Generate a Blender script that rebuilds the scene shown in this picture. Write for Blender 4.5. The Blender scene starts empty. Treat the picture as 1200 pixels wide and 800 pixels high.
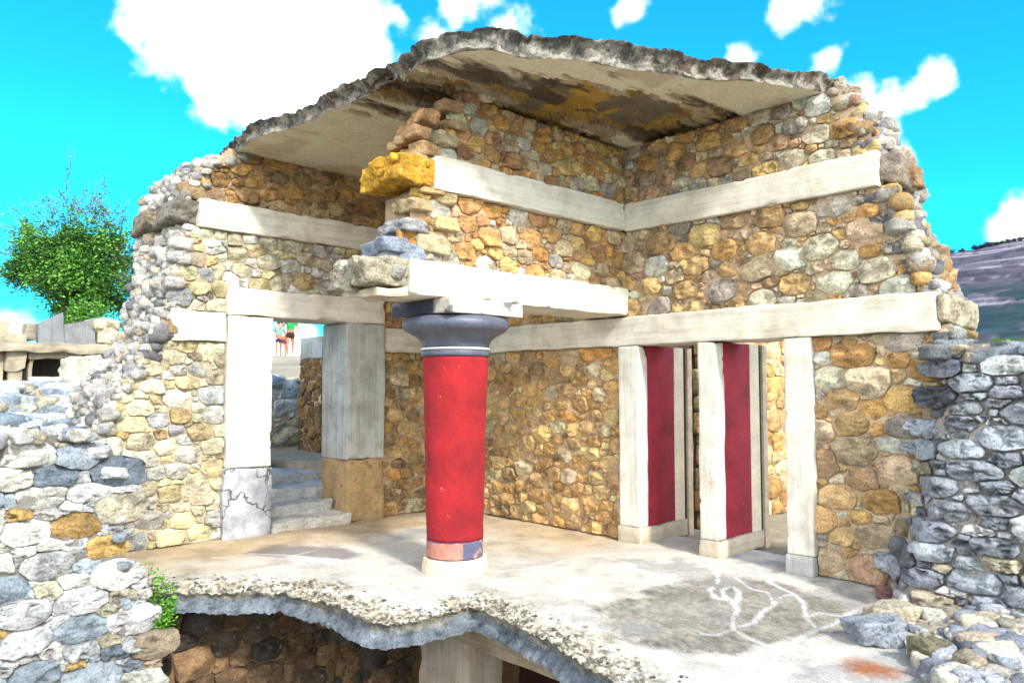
import bpy, math, random
import numpy as np
from mathutils import Vector
S = bpy.context.scene
COL = S.collection
rng = np.random.default_rng(7)
# ------------------------------------------------------------------ camera
F, H = 893.0, 1.75
YAW, PIT = math.radians(46.8), math.radians(3.33)
FW = np.array([math.cos(YAW)*math.cos(PIT), math.sin(YAW)*math.cos(PIT), math.sin(PIT)])
RT = np.array([math.sin(YAW), -math.cos(YAW), 0.0])
UP = np.cross(RT, FW)
CAM = np.array([0, 0, H])
cd = bpy.data.cameras.new('camera'); cam = bpy.data.objects.new('camera', cd); COL.objects.link(cam)
cam.location = CAM
cam.rotation_euler = (math.pi/2 + PIT, 0, YAW - math.pi/2)
cd.sensor_width = 36; cd.lens = F*36/1200; cd.clip_start = 0.05; cd.clip_end = 9000
S.camera = cam
def ray(px, py): return FW + RT*(px-600)/F - UP*(py-400)/F
def at(px, py, ax, v):
    d = ray(px, py); return CAM + d*((v-CAM[ax])/d[ax])
def at_d(px, py, dist):
    d = ray(px, py); return CAM + d*dist/math.hypot(d[0], d[1])
# ------------------------------------------------------------------ sky, sun, exposure
SUN = np.array([-0.14, -0.72, 0.61]); SUN /= np.linalg.norm(SUN)
S.view_settings.view_transform = 'Standard'; S.view_settings.look = 'None'
S.view_settings.exposure = 1.2; S.view_settings.gamma = 1
sl = bpy.data.lights.new('sun', 'SUN'); sl.energy = 2.7; sl.angle = math.radians(6); sl.color = (1, .95, .86)
so = bpy.data.objects.new('sun', sl); COL.objects.link(so)
so.rotation_euler = Vector(SUN).to_track_quat('Z', 'Y').to_euler()
W = bpy.data.worlds.new('World'); S.world = W; W.use_nodes = True
def build_world():
    nt = W.node_tree; N = nt.nodes; K = nt.links; N.clear()
    out = N.new('ShaderNodeOutputWorld'); bg = N.new('ShaderNodeBackground'); K.new(bg.outputs[0], out.inputs[0])
    sky = N.new('ShaderNodeTexSky'); sky.sky_type = 'NISHITA'; sky.sun_disc = False
    sky.sun_elevation = math.asin(SUN[2]); sky.sun_rotation = math.atan2(SUN[0], SUN[1])
    sky.dust_density = .3; sky.ozone_density = 1.5
    tint = N.new('ShaderNodeMix'); tint.data_type = 'RGBA'; tint.blend_type = 'MULTIPLY'; tint.inputs[0].default_value = 1
    K.new(sky.outputs[0], tint.inputs[6]); tint.inputs[7].default_value = SKY_TINT
    tc = N.new('ShaderNodeTexCoord')
    nz = N.new('ShaderNodeTexNoise'); nz.inputs['Scale'].default_value = 9; nz.inputs['Detail'].default_value = 9; nz.inputs['Roughness'].default_value = .58
    K.new(tc.outputs['Generated'], nz.inputs['Vector'])
    nz2 = N.new('ShaderNodeTexNoise'); nz2.inputs['Scale'].default_value = 28; nz2.inputs['Detail'].default_value = 8
    K.new(tc.outputs['Generated'], nz2.inputs['Vector'])
    def m(op, a, b=None, c=None):
        n = N.new('ShaderNodeMath'); n.operation = op
        for i, v in enumerate((a, b, c)):
            if v is None: continue
            if isinstance(v, (int, float)): n.inputs[i].default_value = v
            else: K.new(v, n.inputs[i])
        return n.outputs[0]
    acc = None
    for d, rad, st in [(ray(px, py), rad, st) for px, py, rad, st in CLOUDS]+FILL_CLOUDS:
        d = d/np.linalg.norm(d)
        vm = N.new('ShaderNodeVectorMath'); vm.operation = 'DISTANCE'
        K.new(tc.outputs['Generated'], vm.inputs[0]); vm.inputs[1].default_value = d
        v = m('MULTIPLY_ADD', vm.outputs['Value'], -st*F/rad, st)         # st at the centre, 0 at rad
        acc = v if acc is None else m('SMOOTH_MAX', acc, v, .15)
    n1 = m('MULTIPLY_ADD', nz.outputs[0], 1.3, -.65); n2 = m('MULTIPLY_ADD', nz2.outputs[0], 1.1, -.55)
    den = m('ADD', m('ADD', acc, n1), n2)
    mr = N.new('ShaderNodeMapRange'); mr.interpolation_type = 'SMOOTHSTEP'; K.new(den, mr.inputs[0])
    mr.inputs[1].default_value = -.12; mr.inputs[2].default_value = .78
    mix = N.new('ShaderNodeMix'); mix.data_type = 'RGBA'; K.new(mr.outputs[0], mix.inputs[0])
    K.new(tint.outputs[2], mix.inputs[6]); mix.inputs[7].default_value = CLOUD_COL
    K.new(mix.outputs[2], bg.inputs[0]); bg.inputs[1].default_value = SKY_STRENGTH
SKY_STRENGTH = .12
SKY_TINT = (.06, 1.02, 1.4, 1)
CLOUD_COL = (18, 17.2, 16.2, 1)
CLOUDS = [(240, 30, 72, 1.1), (300, 50, 98, 1.4), (368, 50, 90, 1.4), (330, 95, 70, 1.1), (414, 78, 52, 1.0), (285, -10, 84, 1.1), (208, -6, 34, .8),
          (538, 10, 24, .5), (598, 26, 23, .5), (505, 45, 20, .45), (575, -14, 30, .42), (922, 10, 22, .55), (955, 2, 20, .5), (868, 72, 22, .62), (1010, 114, 20, .5), (1042, 122, 22, .55),
          (1097, 98, 18, .6), (1075, 114, 18, .5), (1030, 160, 26, .55), (1052, 185, 16, .42), (1185, 277, 26, .75), (1212, 270, 32, .8), (972, 66, 15, .5), (735, 8, 14, .45), (143, 34, 18, .4), (158, 50, 14, .4),
          (10, 384, 18, .45), (-30, 380, 20, .4), (335, 405, 36, .9)]
# bright unseen clouds added behind and beside the camera as soft fill light
FILL_CLOUDS = [(np.array(d), rad, 1.1) for d, rad in (((-.6, -.5, .45), 520), ((-.9, .3, .4), 480), ((.2, -.9, .5), 500), ((-.6, -.8, .15), 500), ((.6, -.9, .2), 380))]
build_world()
# ------------------------------------------------------------------ numpy noise
def _h(ix, iy, iz, s):
    n = (ix.astype(np.uint64)*np.uint64(73856093)) ^ (iy.astype(np.uint64)*np.uint64(19349663)) ^ (iz.astype(np.uint64)*np.uint64(83492791)) ^ np.uint64(s*2654435761 & 0xffffffff)
    n = (n ^ (n >> np.uint64(13)))*np.uint64(1274126177) & np.uint64(0xffffffff)
    n = (n ^ (n >> np.uint64(16)))*np.uint64(2246822519) & np.uint64(0xffffffff)
    return ((n ^ (n >> np.uint64(15))) & np.uint64(0xffffff)).astype(float)/0xffffff*2-1
def vnoise(P, s=0):
    P = P + 1000.0; i = np.floor(P).astype(np.int64); f = P-i; f = f*f*f*(f*(f*6-15)+10); r = 0
    for dx in (0, 1):
        wx = f[:, 0] if dx else 1-f[:, 0]
        for dy in (0, 1):
            wy = f[:, 1] if dy else 1-f[:, 1]
            for dz in (0, 1):
                wz = f[:, 2] if dz else 1-f[:, 2]
                r = r + wx*wy*wz*_h(i[:, 0]+dx, i[:, 1]+dy, i[:, 2]+dz, s)
    return r
def fbm(P, sc=1.0, oc=4, s=0, g=.5):
    P = np.asarray(P, float)
    if P.ndim == 1: P = P[None]
    if P.shape[1] == 2: P = np.c_[P, np.zeros(len(P))]
    r = 0; a = 1; t = 0
    for o in range(oc):
        r = r + a*vnoise(P*sc*2**o + o*17.3, s+o); t += a; a *= g
    return r/t*1.6
def smooth(a, b, x): t = np.clip((x-a)/(b-a), 0, 1); return t*t*(3-2*t)
def lin(c):
    c = np.asarray(c, float)/255; return np.where(c <= .04045, c/12.92, ((c+.055)/1.055)**2.4)
# ------------------------------------------------------------------ mesh building
class MB:
    def __init__(s): s.v = []; s.f = []; s.c = []; s.n = 0
    def add(s, V, faces, col=(.5, .5, .5)):
        V = np.asarray(V, float); C = np.asarray(col, float)
        if C.ndim == 1: C = np.tile(C, (len(V), 1))
        s.v.append(V); s.c.append(C)
        for f in faces:
            f = np.asarray(f, int)
            if f.ndim == 1: f = f[None]
            if len(f): s.f.append(f+s.n)
        s.n += len(V)
    def grid(s, P, col=(.5, .5, .5), mask=None, flip=False):
        a, b = P.shape[:2]; I = np.arange(a*b).reshape(a, b)
        q = np.stack([I[:-1, :-1], I[:-1, 1:], I[1:, 1:], I[1:, :-1]], -1).reshape(-1, 4)
        if flip: q = q[:, ::-1]
        if mask is not None: q = q[mask.reshape(-1)]
        s.add(P.reshape(-1, 3), [q], col)
    def box(s, lo, hi, col=(.5, .5, .5), bev=.0, wob=0.0, seg=.08, seed=0):
        """a bevelled box; with wob > 0 its faces are subdivided and slightly uneven"""
        lo = np.array(lo, float); hi = np.array(hi, float); sz = hi-lo
        ns = [max(1, int(round(x/seg))) if wob else 1 for x in sz]
        ax = []
        for k in range(3):
            t = np.linspace(lo[k], hi[k], ns[k]+1)
            if bev and sz[k] > 3*bev: t = np.r_[lo[k], lo[k]+bev, t[1:-1], hi[k]-bev, hi[k]]
            ax.append(t)
        for k in range(3):
            i, j = [q for q in range(3) if q != k]
            U, Vv = np.meshgrid(ax[i], ax[j], indexing='ij')
            for side in (0, 1):
                P = np.zeros(U.shape+(3,)); P[..., i] = U; P[..., j] = Vv; P[..., k] = (lo, hi)[side][k]
                s.grid(s._round(P, lo, hi, bev, wob, seed), col, flip=(side == 0) != (k == 1))
    def _round(s, P, lo, hi, bev, wob, seed):
        Q = P.copy(); sz_ = hi-lo
        if bev:
            inn = np.clip(P, lo+bev, hi-bev); d = P-inn; L = np.linalg.norm(d, axis=-1, keepdims=True)
            Q = np.where(L > 1e-9, inn+d/np.maximum(L, 1e-9)*bev, P)
        if wob:
            sh = Q.shape; X = Q.reshape(-1, 3)
            dd = np.sort(np.minimum(X-lo, hi-X), axis=1)[:, 1]; ch = smooth(.05, 0, dd)*np.clip(fbm(X, 6, 3, seed+5, .5)-.52, 0, 1)*.7; inn = np.clip(X, lo+np.minimum(.06, sz_/3), hi-np.minimum(.06, sz_/3)); X = X+(inn-X)*np.clip(ch*1.2, 0, .8)[:, None]
            Q = (X+np.stack([fbm(X, 3, 4, seed+11*k) for k in range(3)], -1)*wob).reshape(sh)
        return Q
    def build(s, name, mat, parent=None, smooth_=True, origin=(0, 0, 0)):
        me = bpy.data.meshes.new(name); V = np.concatenate(s.v); C = np.concatenate(s.c)
        off = np.array(WLOC[parent.name] if parent is not None else origin, float)
        V = V-off
        me.vertices.add(len(V)); me.vertices.foreach_set('co', V.astype(np.float32).ravel())
        ls = [len(f)*f.shape[1] for f in s.f]; nl = sum(ls)
        me.loops.add(nl); me.loops.foreach_set('vertex_index', np.concatenate([f.ravel() for f in s.f]).astype(np.int32))
        tot = np.concatenate([np.full(len(f), f.shape[1], np.int32) for f in s.f])
        me.polygons.add(len(tot)); st = np.r_[0, np.cumsum(tot)[:-1]].astype(np.int32)
        me.polygons.foreach_set('loop_start', st)
        me.polygons.foreach_set('use_smooth', np.full(len(tot), smooth_))
        a = me.attributes.new('Col', 'FLOAT_COLOR', 'POINT'); a.data.foreach_set('color', np.c_[C, np.ones(len(C))].astype(np.float32).ravel())
        me.update(calc_edges=True); me.validate()
        o = bpy.data.objects.new(name, me); COL.objects.link(o)
        if mat: me.materials.append(mat)
        if parent is not None: o.parent = parent
        else: o.location = off
        WLOC[o.name] = tuple(off)
        return o
WLOC = {}
def tag(o, label=None, cat=None, group=None, kind=None):
    if label: o['label'] = label
    if cat: o['category'] = cat
    if group: o['group'] = group
    if kind: o['kind'] = kind
    return o
def thing(name, label, cat, loc=(0, 0, 0), group=None):
    o = bpy.data.objects.new(name, None); COL.objects.link(o); o.location = loc; o.empty_display_size = .1
    WLOC[o.name] = tuple(loc); return tag(o, label, cat, group, 'thing')
# ------------------------------------------------------------------ materials
def new_mat(name):
    m = bpy.data.materials.new(name); m.use_nodes = True; nt = m.node_tree
    b = nt.nodes['Principled BSDF']; b.inputs['Roughness'].default_value = .9; b.inputs['Specular IOR Level'].default_value = .25
    return m, nt.nodes, nt.links, b
def noise_node(N, K, vec, sc, det=6, ro=.55, stretch=None):
    n = N.new('ShaderNodeTexNoise'); n.inputs['Scale'].default_value = sc; n.inputs['Detail'].default_value = det; n.inputs['Roughness'].default_value = ro
    if stretch:
        mp = N.new('ShaderNodeMapping'); mp.inputs['Scale'].default_value = stretch; K.new(vec, mp.inputs[0]); vec = mp.outputs[0]
    K.new(vec, n.inputs['Vector']); return n.outputs[0]
def ramp(N, K, fac, stops):
    r = N.new('ShaderNodeValToRGB'); e = r.color_ramp.elements
    while len(e) < len(stops): e.new(.5)
    for q, (p, c) in zip(e, stops): q.position = p; q.color = (*c, 1) if len(c) == 3 else c
    K.new(fac, r.inputs[0]); return r.outputs[0]
def mixc(N, K, a, b, fac=1.0, mode='MULTIPLY'):
    n = N.new('ShaderNodeMix'); n.data_type = 'RGBA'; n.blend_type = mode
    for i, v in ((0, fac), (6, a), (7, b)):
        if isinstance(v, (int, float)): n.inputs[i].default_value = v
        elif isinstance(v, tuple): n.inputs[i].default_value = (*v, 1) if len(v) == 3 else v
        else: K.new(v, n.inputs[i])
    return n.outputs[2]
def bump(N, K, b, h, dist, st=1.0, prev=None):
    n = N.new('ShaderNodeBump'); n.inputs['Distance'].default_value = dist; n.inputs['Strength'].default_value = st
    K.new(h, n.inputs['Height'])
    if prev: K.new(prev, n.inputs['Normal'])
    K.new(n.outputs[0], b.inputs['Normal']); return n.outputs[0]
def g(v): return (v, v, v)
def stone_mat(name, patch=1.0, scale=1.0, bd=.02, speck=.6):
    m, N, K, b = new_mat(name)
    at_ = N.new('ShaderNodeAttribute'); at_.attribute_name = 'Col'
    tc = N.new('ShaderNodeTexCoord').outputs['Object']
    c = mixc(N, K, at_.outputs['Color'], ramp(N, K, noise_node(N, K, tc, 7*scale, 8, .62), [(.28, g(1-.5*patch)), (.5, g(1)), (.72, (1+.3*patch, 1+.27*patch, 1+.22*patch))]))
    c = mixc(N, K, c, ramp(N, K, noise_node(N, K, tc, 55*scale, 6, .7), [(.3, g(1-speck)), (.48, g(1)), (.7, g(1.12))]))
    c = mixc(N, K, c, (.62, .62, .58), ramp(N, K, noise_node(N, K, tc, 16*scale, 5, .6), [(.62, g(0)), (.74, g(.5))]), 'MIX')
    c = mixc(N, K, c, ramp(N, K, noise_node(N, K, tc, 1.0, 6, .6, (9, 9, 38)), [(.32, g(.74)), (.52, g(1)), (.72, g(1.16))]))
    K.new(c, b.inputs['Base Color'])
    p = bump(N, K, b, noise_node(N, K, tc, 14*scale, 10, .68), bd*2.2, .9)
    bump(N, K, b, noise_node(N, K, tc, 60*scale, 6, .7), bd*.8, .9, p)
    return m
M_STONE = stone_mat('rubble_stone', 1.15, 1, .028, .7)
M_ROUGH = stone_mat('weathered_stone', 1.1, .8, .03, .75)
M_STEP = stone_mat('worn_step_stone', .7, .8, .02, .4)
M_RIM = stone_mat('broken_concrete', 1.5, 1.3, .03, .85)
def mortar_mat():
    m, N, K, b = new_mat('mortar')
    at_ = N.new('ShaderNodeAttribute'); at_.attribute_name = 'Col'; tc = N.new('ShaderNodeTexCoord').outputs['Object']
    c = mixc(N, K, at_.outputs['Color'], ramp(N, K, noise_node(N, K, tc, 5, 8), [(.3, g(.7)), (.7, g(1.2))]))
    c = mixc(N, K, c, ramp(N, K, noise_node(N, K, tc, 90, 5, .7), [(.35, g(.7)), (.65, g(1.1))]))
    K.new(c, b.inputs['Base Color']); bump(N, K, b, noise_node(N, K, tc, 45, 8, .7), .02, 1); return m
M_MORTAR = mortar_mat()
def concrete_mat(name, base, axis=0, dark=.72, streak=1.0, bd=.006, warm=(1, .96, .88)):
    """board-marked cast concrete, the grain running along one axis"""
    m, N, K, b = new_mat(name); tc = N.new('ShaderNodeTexCoord').outputs['Object']
    st = [22., 22., 22.]; st[axis] = .9
    gr = noise_node(N, K, tc, 1.0, 6, .6, tuple(st))
    st2 = [60., 60., 60.]; st2[axis] = 2.5
    gr2 = noise_node(N, K, tc, 1.0, 4, .6, tuple(st2))
    c = mixc(N, K, tuple(base), ramp(N, K, gr, [(.3, g(1-.2*streak)), (.55, g(1)), (.75, g(1.05))]))
    c = mixc(N, K, c, ramp(N, K, gr2, [(.3, g(1-.08*streak)), (.6, g(1.02))]))
    c = mixc(N, K, c, ramp(N, K, noise_node(N, K, tc, 3.2, 8, .65), [(.3, tuple(dark*w for w in warm)), (.56, g(1))]))
    c = mixc(N, K, c, ramp(N, K, noise_node(N, K, tc, 75, 4, .7), [(.26, g(.6)), (.36, g(1))]))
    K.new(c, b.inputs['Base Color']); b.inputs['Roughness'].default_value = .85
    p = bump(N, K, b, gr2, bd*.6, .6); bump(N, K, b, noise_node(N, K, tc, 30, 8, .7), bd*1.2, .8, p)
    return m
CREAM = (.66, .62, .53)
M_BEAM_X = concrete_mat('cream_concrete_along_x', CREAM, 0)
M_BEAM_Y = concrete_mat('cream_concrete_along_y', CREAM, 1)
M_POST = concrete_mat('cream_concrete_upright', (.66, .63, .56), 2)
M_GREYPOST = concrete_mat('grey_concrete_upright', (.44, .44, .42), 2, .6, 1.3)
M_BROWN_Y = concrete_mat('brown_concrete_along_y', (.30, .25, .18), 1, .6, 1.2)
M_BROWNPOST = concrete_mat('brown_concrete_upright', (.34, .29, .25), 2, .6, 1.3)
def paint_mat(name, base, var=.35, sc=4, ro=.55, chips=None):
    m, N, K, b = new_mat(name); tc = N.new('ShaderNodeTexCoord').outputs['Object']
    c = mixc(N, K, tuple(base), ramp(N, K, noise_node(N, K, tc, sc, 8, .6), [(.3, g(1-var)), (.7, g(1+var*.6))]))
    c = mixc(N, K, c, ramp(N, K, noise_node(N, K, tc, 40, 6, .7), [(.3, g(.82)), (.6, g(1.05))]))
    if chips: c = mixc(N, K, c, tuple(chips[0]), ramp(N, K, noise_node(N, K, tc, chips[1], 7, .7), [(chips[2], g(0)), (chips[2]+.03, g(1))]), 'MIX')
    K.new(c, b.inputs['Base Color']); b.inputs['Roughness'].default_value = ro; b.inputs['Specular IOR Level'].default_value = .4
    bump(N, K, b, noise_node(N, K, tc, 22, 8, .65), .006, .8); return m
M_RED = paint_mat('red_paint', (.27, .007, .012), .45, 2.6, .9, ((.42, .10, .09), 7, .66))
M_DARKRED = paint_mat('dark_red_plaster', (.30, .018, .035), .4, 3.5, .75, ((.36, .12, .11), 9, .66))
M_NAVY = paint_mat('slate_blue_paint', (.085, .095, .135), .35, 5, .45, ((.2, .2, .22), 30, .72))
M_NAVYBAND = paint_mat('worn_blue_band_paint', (.085, .09, .16), .35, 5, .6, ((.45, .2, .14), 9, .57))
M_SALMON = paint_mat('worn_salmon_plaster', (.42, .17, .12), .4, 7, .8, ((.16, .13, .18), 22, .56))
M_WHITEPAINT = paint_mat('white_paint', (.72, .70, .66), .15, 5, .7)
M_CREAMPAINT = paint_mat('cream_paint', (.76, .66, .5), .15, 5, .8)
M_PALEPLASTER = paint_mat('pale_plaster', (.62, .5, .36), .35, 6, .85, ((.3, .22, .14), 18, .63))
def attr_mat(name, bd=.01, bsc=40, ro=.9, lo=.75, fine_=None):
    m, N, K, b = new_mat(name); at_ = N.new('ShaderNodeAttribute'); at_.attribute_name = 'Col'; tc = N.new('ShaderNodeTexCoord').outputs['Object']
    c = mixc(N, K, at_.outputs['Color'], ramp(N, K, noise_node(N, K, tc, bsc, 7, .65), [(.3, g(lo)), (.7, g(1.12))]))
    if fine_: c = mixc(N, K, c, ramp(N, K, noise_node(N, K, tc, fine_, 3, .8), [(.36, g(.62)), (.5, g(1)), (.66, g(1.12))])); c = mixc(N, K, c, ramp(N, K, noise_node(N, K, tc, 2.3, 9, .68), [(.36, (.74, .74, .75)), (.52, g(1))]))
    K.new(c, b.inputs['Base Color']); b.inputs['Roughness'].default_value = ro
    bump(N, K, b, noise_node(N, K, tc, bsc, 8, .7), bd, .9); return m
M_FLOOR = attr_mat('worn_terrace_concrete', .012, 45, .92, .78, 130)
M_SOFFIT = attr_mat('soffit_plaster', .008, 30)
M_GROUND = attr_mat('dry_earth', .05, 6, .95, .7)
def leaf_mat(name):
    m, N, K, b = new_mat(name); at_ = N.new('ShaderNodeAttribute'); at_.attribute_name = 'Col'
    K.new(at_.outputs['Color'], b.inputs['Base Color']); b.inputs['Roughness'].default_value = .6
    b.inputs['Transmission Weight'].default_value = 0
    return m
M_LEAF = leaf_mat('leaf')
M_BARK = paint_mat('bark', (.12, .09, .07), .3, 10, .9)
M_CLOTH = attr_mat('cloth', .002, 90)
M_SKIN = paint_mat('skin', (.34, .15, .085), .1, 8, .6)
M_GREY_C = concrete_mat('weathered_grey_concrete', (.46, .46, .45), 2, .65, 1.0)
M_PARAPET = concrete_mat('grey_parapet_concrete', (.20, .21, .22), 2, .65, 1.2)
M_RUIN = concrete_mat('old_cut_stone', (.36, .31, .23), 0, .55, 1.2)
M_BEIGE = concrete_mat('beige_cast_stone', (.52, .45, .34), 0, .6, .8)
# ------------------------------------------------------------------ stones
PAL_R = [((200, 162, 106), 4), ((206, 156, 90), 2), ((186, 164, 132), 3.6), ((214, 200, 172), 3.4), ((166, 156, 144), 1.8), ((172, 138, 102), 1.6), ((196, 156, 124), 1)]
PAL_RO = [((200, 156, 94), 5), ((206, 168, 112), 4), ((186, 144, 88), 3), ((196, 176, 140), 1.8), ((162, 130, 94), 2), ((206, 150, 74), .8)]
PAL_L = [((218, 206, 172), 5), ((214, 196, 146), 3), ((204, 200, 190), 3), ((172, 174, 176), 1.3), ((206, 176, 120), 1), ((168, 154, 130), .8)]
PAL_LI = [((196, 150, 84), 4), ((180, 140, 92), 3), ((164, 134, 100), 2), ((200, 170, 118), 2)]
PAL_M = [((208, 158, 92), 3), ((214, 154, 74), 2), ((204, 178, 140), 3.6), ((190, 182, 168), 1.6), ((178, 130, 84), 2)]
PAL_FG = [((208, 212, 216), 5), ((166, 182, 196), 3), ((222, 220, 212), 4), ((130, 146, 162), 1.4), ((206, 198, 172), 2), ((208, 168, 92), .35), ((170, 150, 130), .6)]
PAL_RR = [((160, 167, 178), 4), ((130, 137, 148), 3.2), ((199, 201, 203), 3), ((108, 114, 124), 1.4), ((188, 176, 150), 1.6)]
PAL_CORE = [((186, 182, 176), 4), ((162, 160, 158), 3.5), ((198, 192, 182), 3), ((126, 126, 132), 1.4), ((190, 172, 146), 2)]
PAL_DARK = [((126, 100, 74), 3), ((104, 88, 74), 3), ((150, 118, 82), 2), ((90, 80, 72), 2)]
PAL_Y = [((232, 186, 116), 4), ((222, 166, 92), 3), ((230, 200, 150), 3)]
def pick(pal, r, k=.62):
    w = np.array([p[1] for p in pal], float); c = lin(pal[r.choice(len(pal), p=w/w.sum())][0]); c = c.mean()*np.array((1.06, 1.0, .90))*.14+c*.86
    return np.clip(c*k*r.uniform(.66, 1.22)*(1+r.normal(0, .015, 3)), .02, .75)
def stones(mb, u0, u1, v0, v1, fmap, pal, rmin, rmax, r, keep=None, gap=.012, asp=1.45, relief=1.0, NA=30, tries=3.0, k=1.3, flat=6.5, sink=.05, snap=.62, facets=3, rough=1.35):
    """packs irregular rubble stones into a band and adds each as a rounded block; fmap(u,v,w) -> world"""
    Wd, Hd = (u1-u0)/asp, v1-v0; course = Hd/max(1, round(Hd/(2.0*math.sqrt(rmin*rmax)*1.25)))
    area = Wd*Hd; P = np.zeros((0, 2)); R = np.zeros(0)
    for rad in np.geomspace(rmax, rmin, 9):
        n = int(tries*14*area/(rad*rad*9))+6
        for _ in range(n):
            rr = rad*r.uniform(.85, 1.15); p = np.array([r.uniform(0, Wd), r.uniform(.5*min(rr, Hd/2), Hd-.5*min(rr, Hd/2))])
            if r.random() < .6: p[1] = min(max((math.floor(p[1]/course)+.5)*course+r.normal(0, .13)*course+.25*course*math.sin(p[0]*3.1), .4*rr), Hd-.4*rr)
            if len(P) == 0 or np.all(np.hypot(*(P-p).T) > (R+rr)*.86): P = np.vstack([P, p]); R = np.r_[R, rr]
    th = np.linspace(0, 2*np.pi, NA, endpoint=False); D = np.c_[np.cos(th), np.sin(th)]
    RS = np.array([1.0, 1.0, .992, .972, .93, .8, .55, .28]); q = flat
    RH = np.r_[0, (1-RS[1:]**q)**(1/q)]
    for i in range(len(P)):
        if keep is not None and not keep(u0+P[i, 0]*asp, v0+P[i, 1]): continue
        d = P-P[i]; L = np.hypot(*d.T); nb = np.where((L > 0) & (L < R[i]+R+rmax*1.2))[0]
        inv = np.zeros(NA)
        pw = r.uniform(12, 40)
        if len(nb):
            tt = (L[nb]**2+R[i]**2-R[nb]**2)/(2*L[nb]**2)
            ph = np.arctan2(d[nb, 1], d[nb, 0]); q4 = np.round(ph/(np.pi/2))*(np.pi/2); dv = ph-q4
            ph2 = q4+dv*(1-snap*(1-(np.abs(dv)/(np.pi/4))**3)); nn = np.c_[np.cos(ph2), np.sin(ph2)]
            dist = np.maximum((nn*d[nb]).sum(1)*tt-gap/2, R[i]*.35)
            inv = inv+((np.maximum(D@nn.T, 0)/dist)**pw).sum(1)
        for nx, ny, dd in ((1, 0, Wd-P[i, 0]), (-1, 0, P[i, 0]), (0, 1, Hd-P[i, 1]), (0, -1, P[i, 1])):
            inv = inv+(np.maximum(D@np.array([nx, ny]), 0)/max(dd-gap*.4, R[i]*.3))**pw
        ang = r.uniform(0, 6.28); lim = R[i]*1.95
        for kk in range(5):
            a = ang+kk*1.2566+r.uniform(-.3, .3); inv = inv+(np.maximum(D@np.array([math.cos(a), math.sin(a)]), 0)/(lim*r.uniform(.95, 1.15)))**pw
        rad = inv**(-1/pw); rad *= 1+.085*fbm(np.c_[D*2.3, np.full(NA, i*3.7)], 1, 4, 5, .6)
        hh = min(.09, (.25*R[i]+.02))*relief*r.uniform(.65, 1.35)
        tx, ty = r.normal(0, .09, 2)
        U = RS[:, None]*rad[None]*D[:, 0]; Vv = RS[:, None]*rad[None]*D[:, 1]
        Wv = np.tile((RH*hh)[:, None], (1, NA)); Wv[0] = -sink
        U = np.r_[U.ravel(), 0]; Vv = np.r_[Vv.ravel(), 0]; Wv = np.r_[Wv.ravel(), hh]
        L3 = np.c_[U*asp, Vv, Wv]; Q = L3+[i*5.1, i*2.3, i*1.7]
        s_ = 1.0/max(R[i], .05)
        n1 = fbm(Q, .9*s_, 3, 2); n2 = fbm(Q, 26, 3, 9, .65); n3 = fbm(Q, 1.3*s_, 2, 21)
        up = Wv > 0
        n4 = 1-2*np.abs(fbm(Q*[1, 1.8, 1], 1.5*s_, 3, 33))
        Wv = Wv+np.where(up, rough*((.26*hh+.004)*n1*2.0+.010*n2+.2*hh*n4)+tx*U+ty*Vv, 0)
        for kk in range(facets):                                                  # a few flat chipped facets
            a = r.uniform(0, 6.28); fx = r.uniform(.6, 1.05)*R[i]; sl_ = r.uniform(.3, .9)
            lim_ = hh*1.02-sl_*(U*math.cos(a)+Vv*math.sin(a)-fx*.55); Wv = np.where(up & (lim_ > -sink*.5), np.minimum(Wv, lim_), Wv)
        sc = 1+.05*n3+.02*n2/np.maximum(1, R[i]/.08)
        U = P[i, 0]*asp+u0+U*asp*sc; Vv = P[i, 1]+v0+Vv*sc
        X = fmap(U, Vv, Wv)
        c = pick(pal, r, k)
        cc = c*(1+.16*n1+.10*n2)[:, None]
        I = np.arange(8*NA).reshape(8, NA); J = np.roll(I, -1, 1)
        quads = np.stack([I[:-1], J[:-1], J[1:], I[1:]], -1).reshape(-1, 4)
        tri = np.stack([I[-1], J[-1], np.full(NA, 8*NA)], -1)
        mb.add(X, [quads, tri], cc)
def bed(mb, u0, u1, v0, v1, fmap, col, keep=None, res=.035, amp=.012, seed=3, lift=-.004):
    nu = max(2, int((u1-u0)/res)); nv = max(2, int((v1-v0)/res))
    U, V = np.meshgrid(np.linspace(u0, u1, nu+1), np.linspace(v0, v1, nv+1), indexing='ij')
    P2 = np.c_[U.ravel(), V.ravel()]
    w = fbm(P2, 5, 4, seed)*amp+lift
    X = fmap(U.ravel(), V.ravel(), w).reshape(U.shape+(3,))
    mask = None
    if keep is not None:
        cu = (U[:-1, :-1]+U[1:, 1:])/2; cv = (V[:-1, :-1]+V[1:, 1:])/2
        mask = np.array([keep(a, b) for a, b in zip(cu.ravel(), cv.ravel())])
    c = np.asarray(col)*(1+.18*fbm(P2, 2.2, 4, seed+4))[:, None]
    mb.grid(X, c, mask)
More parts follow.
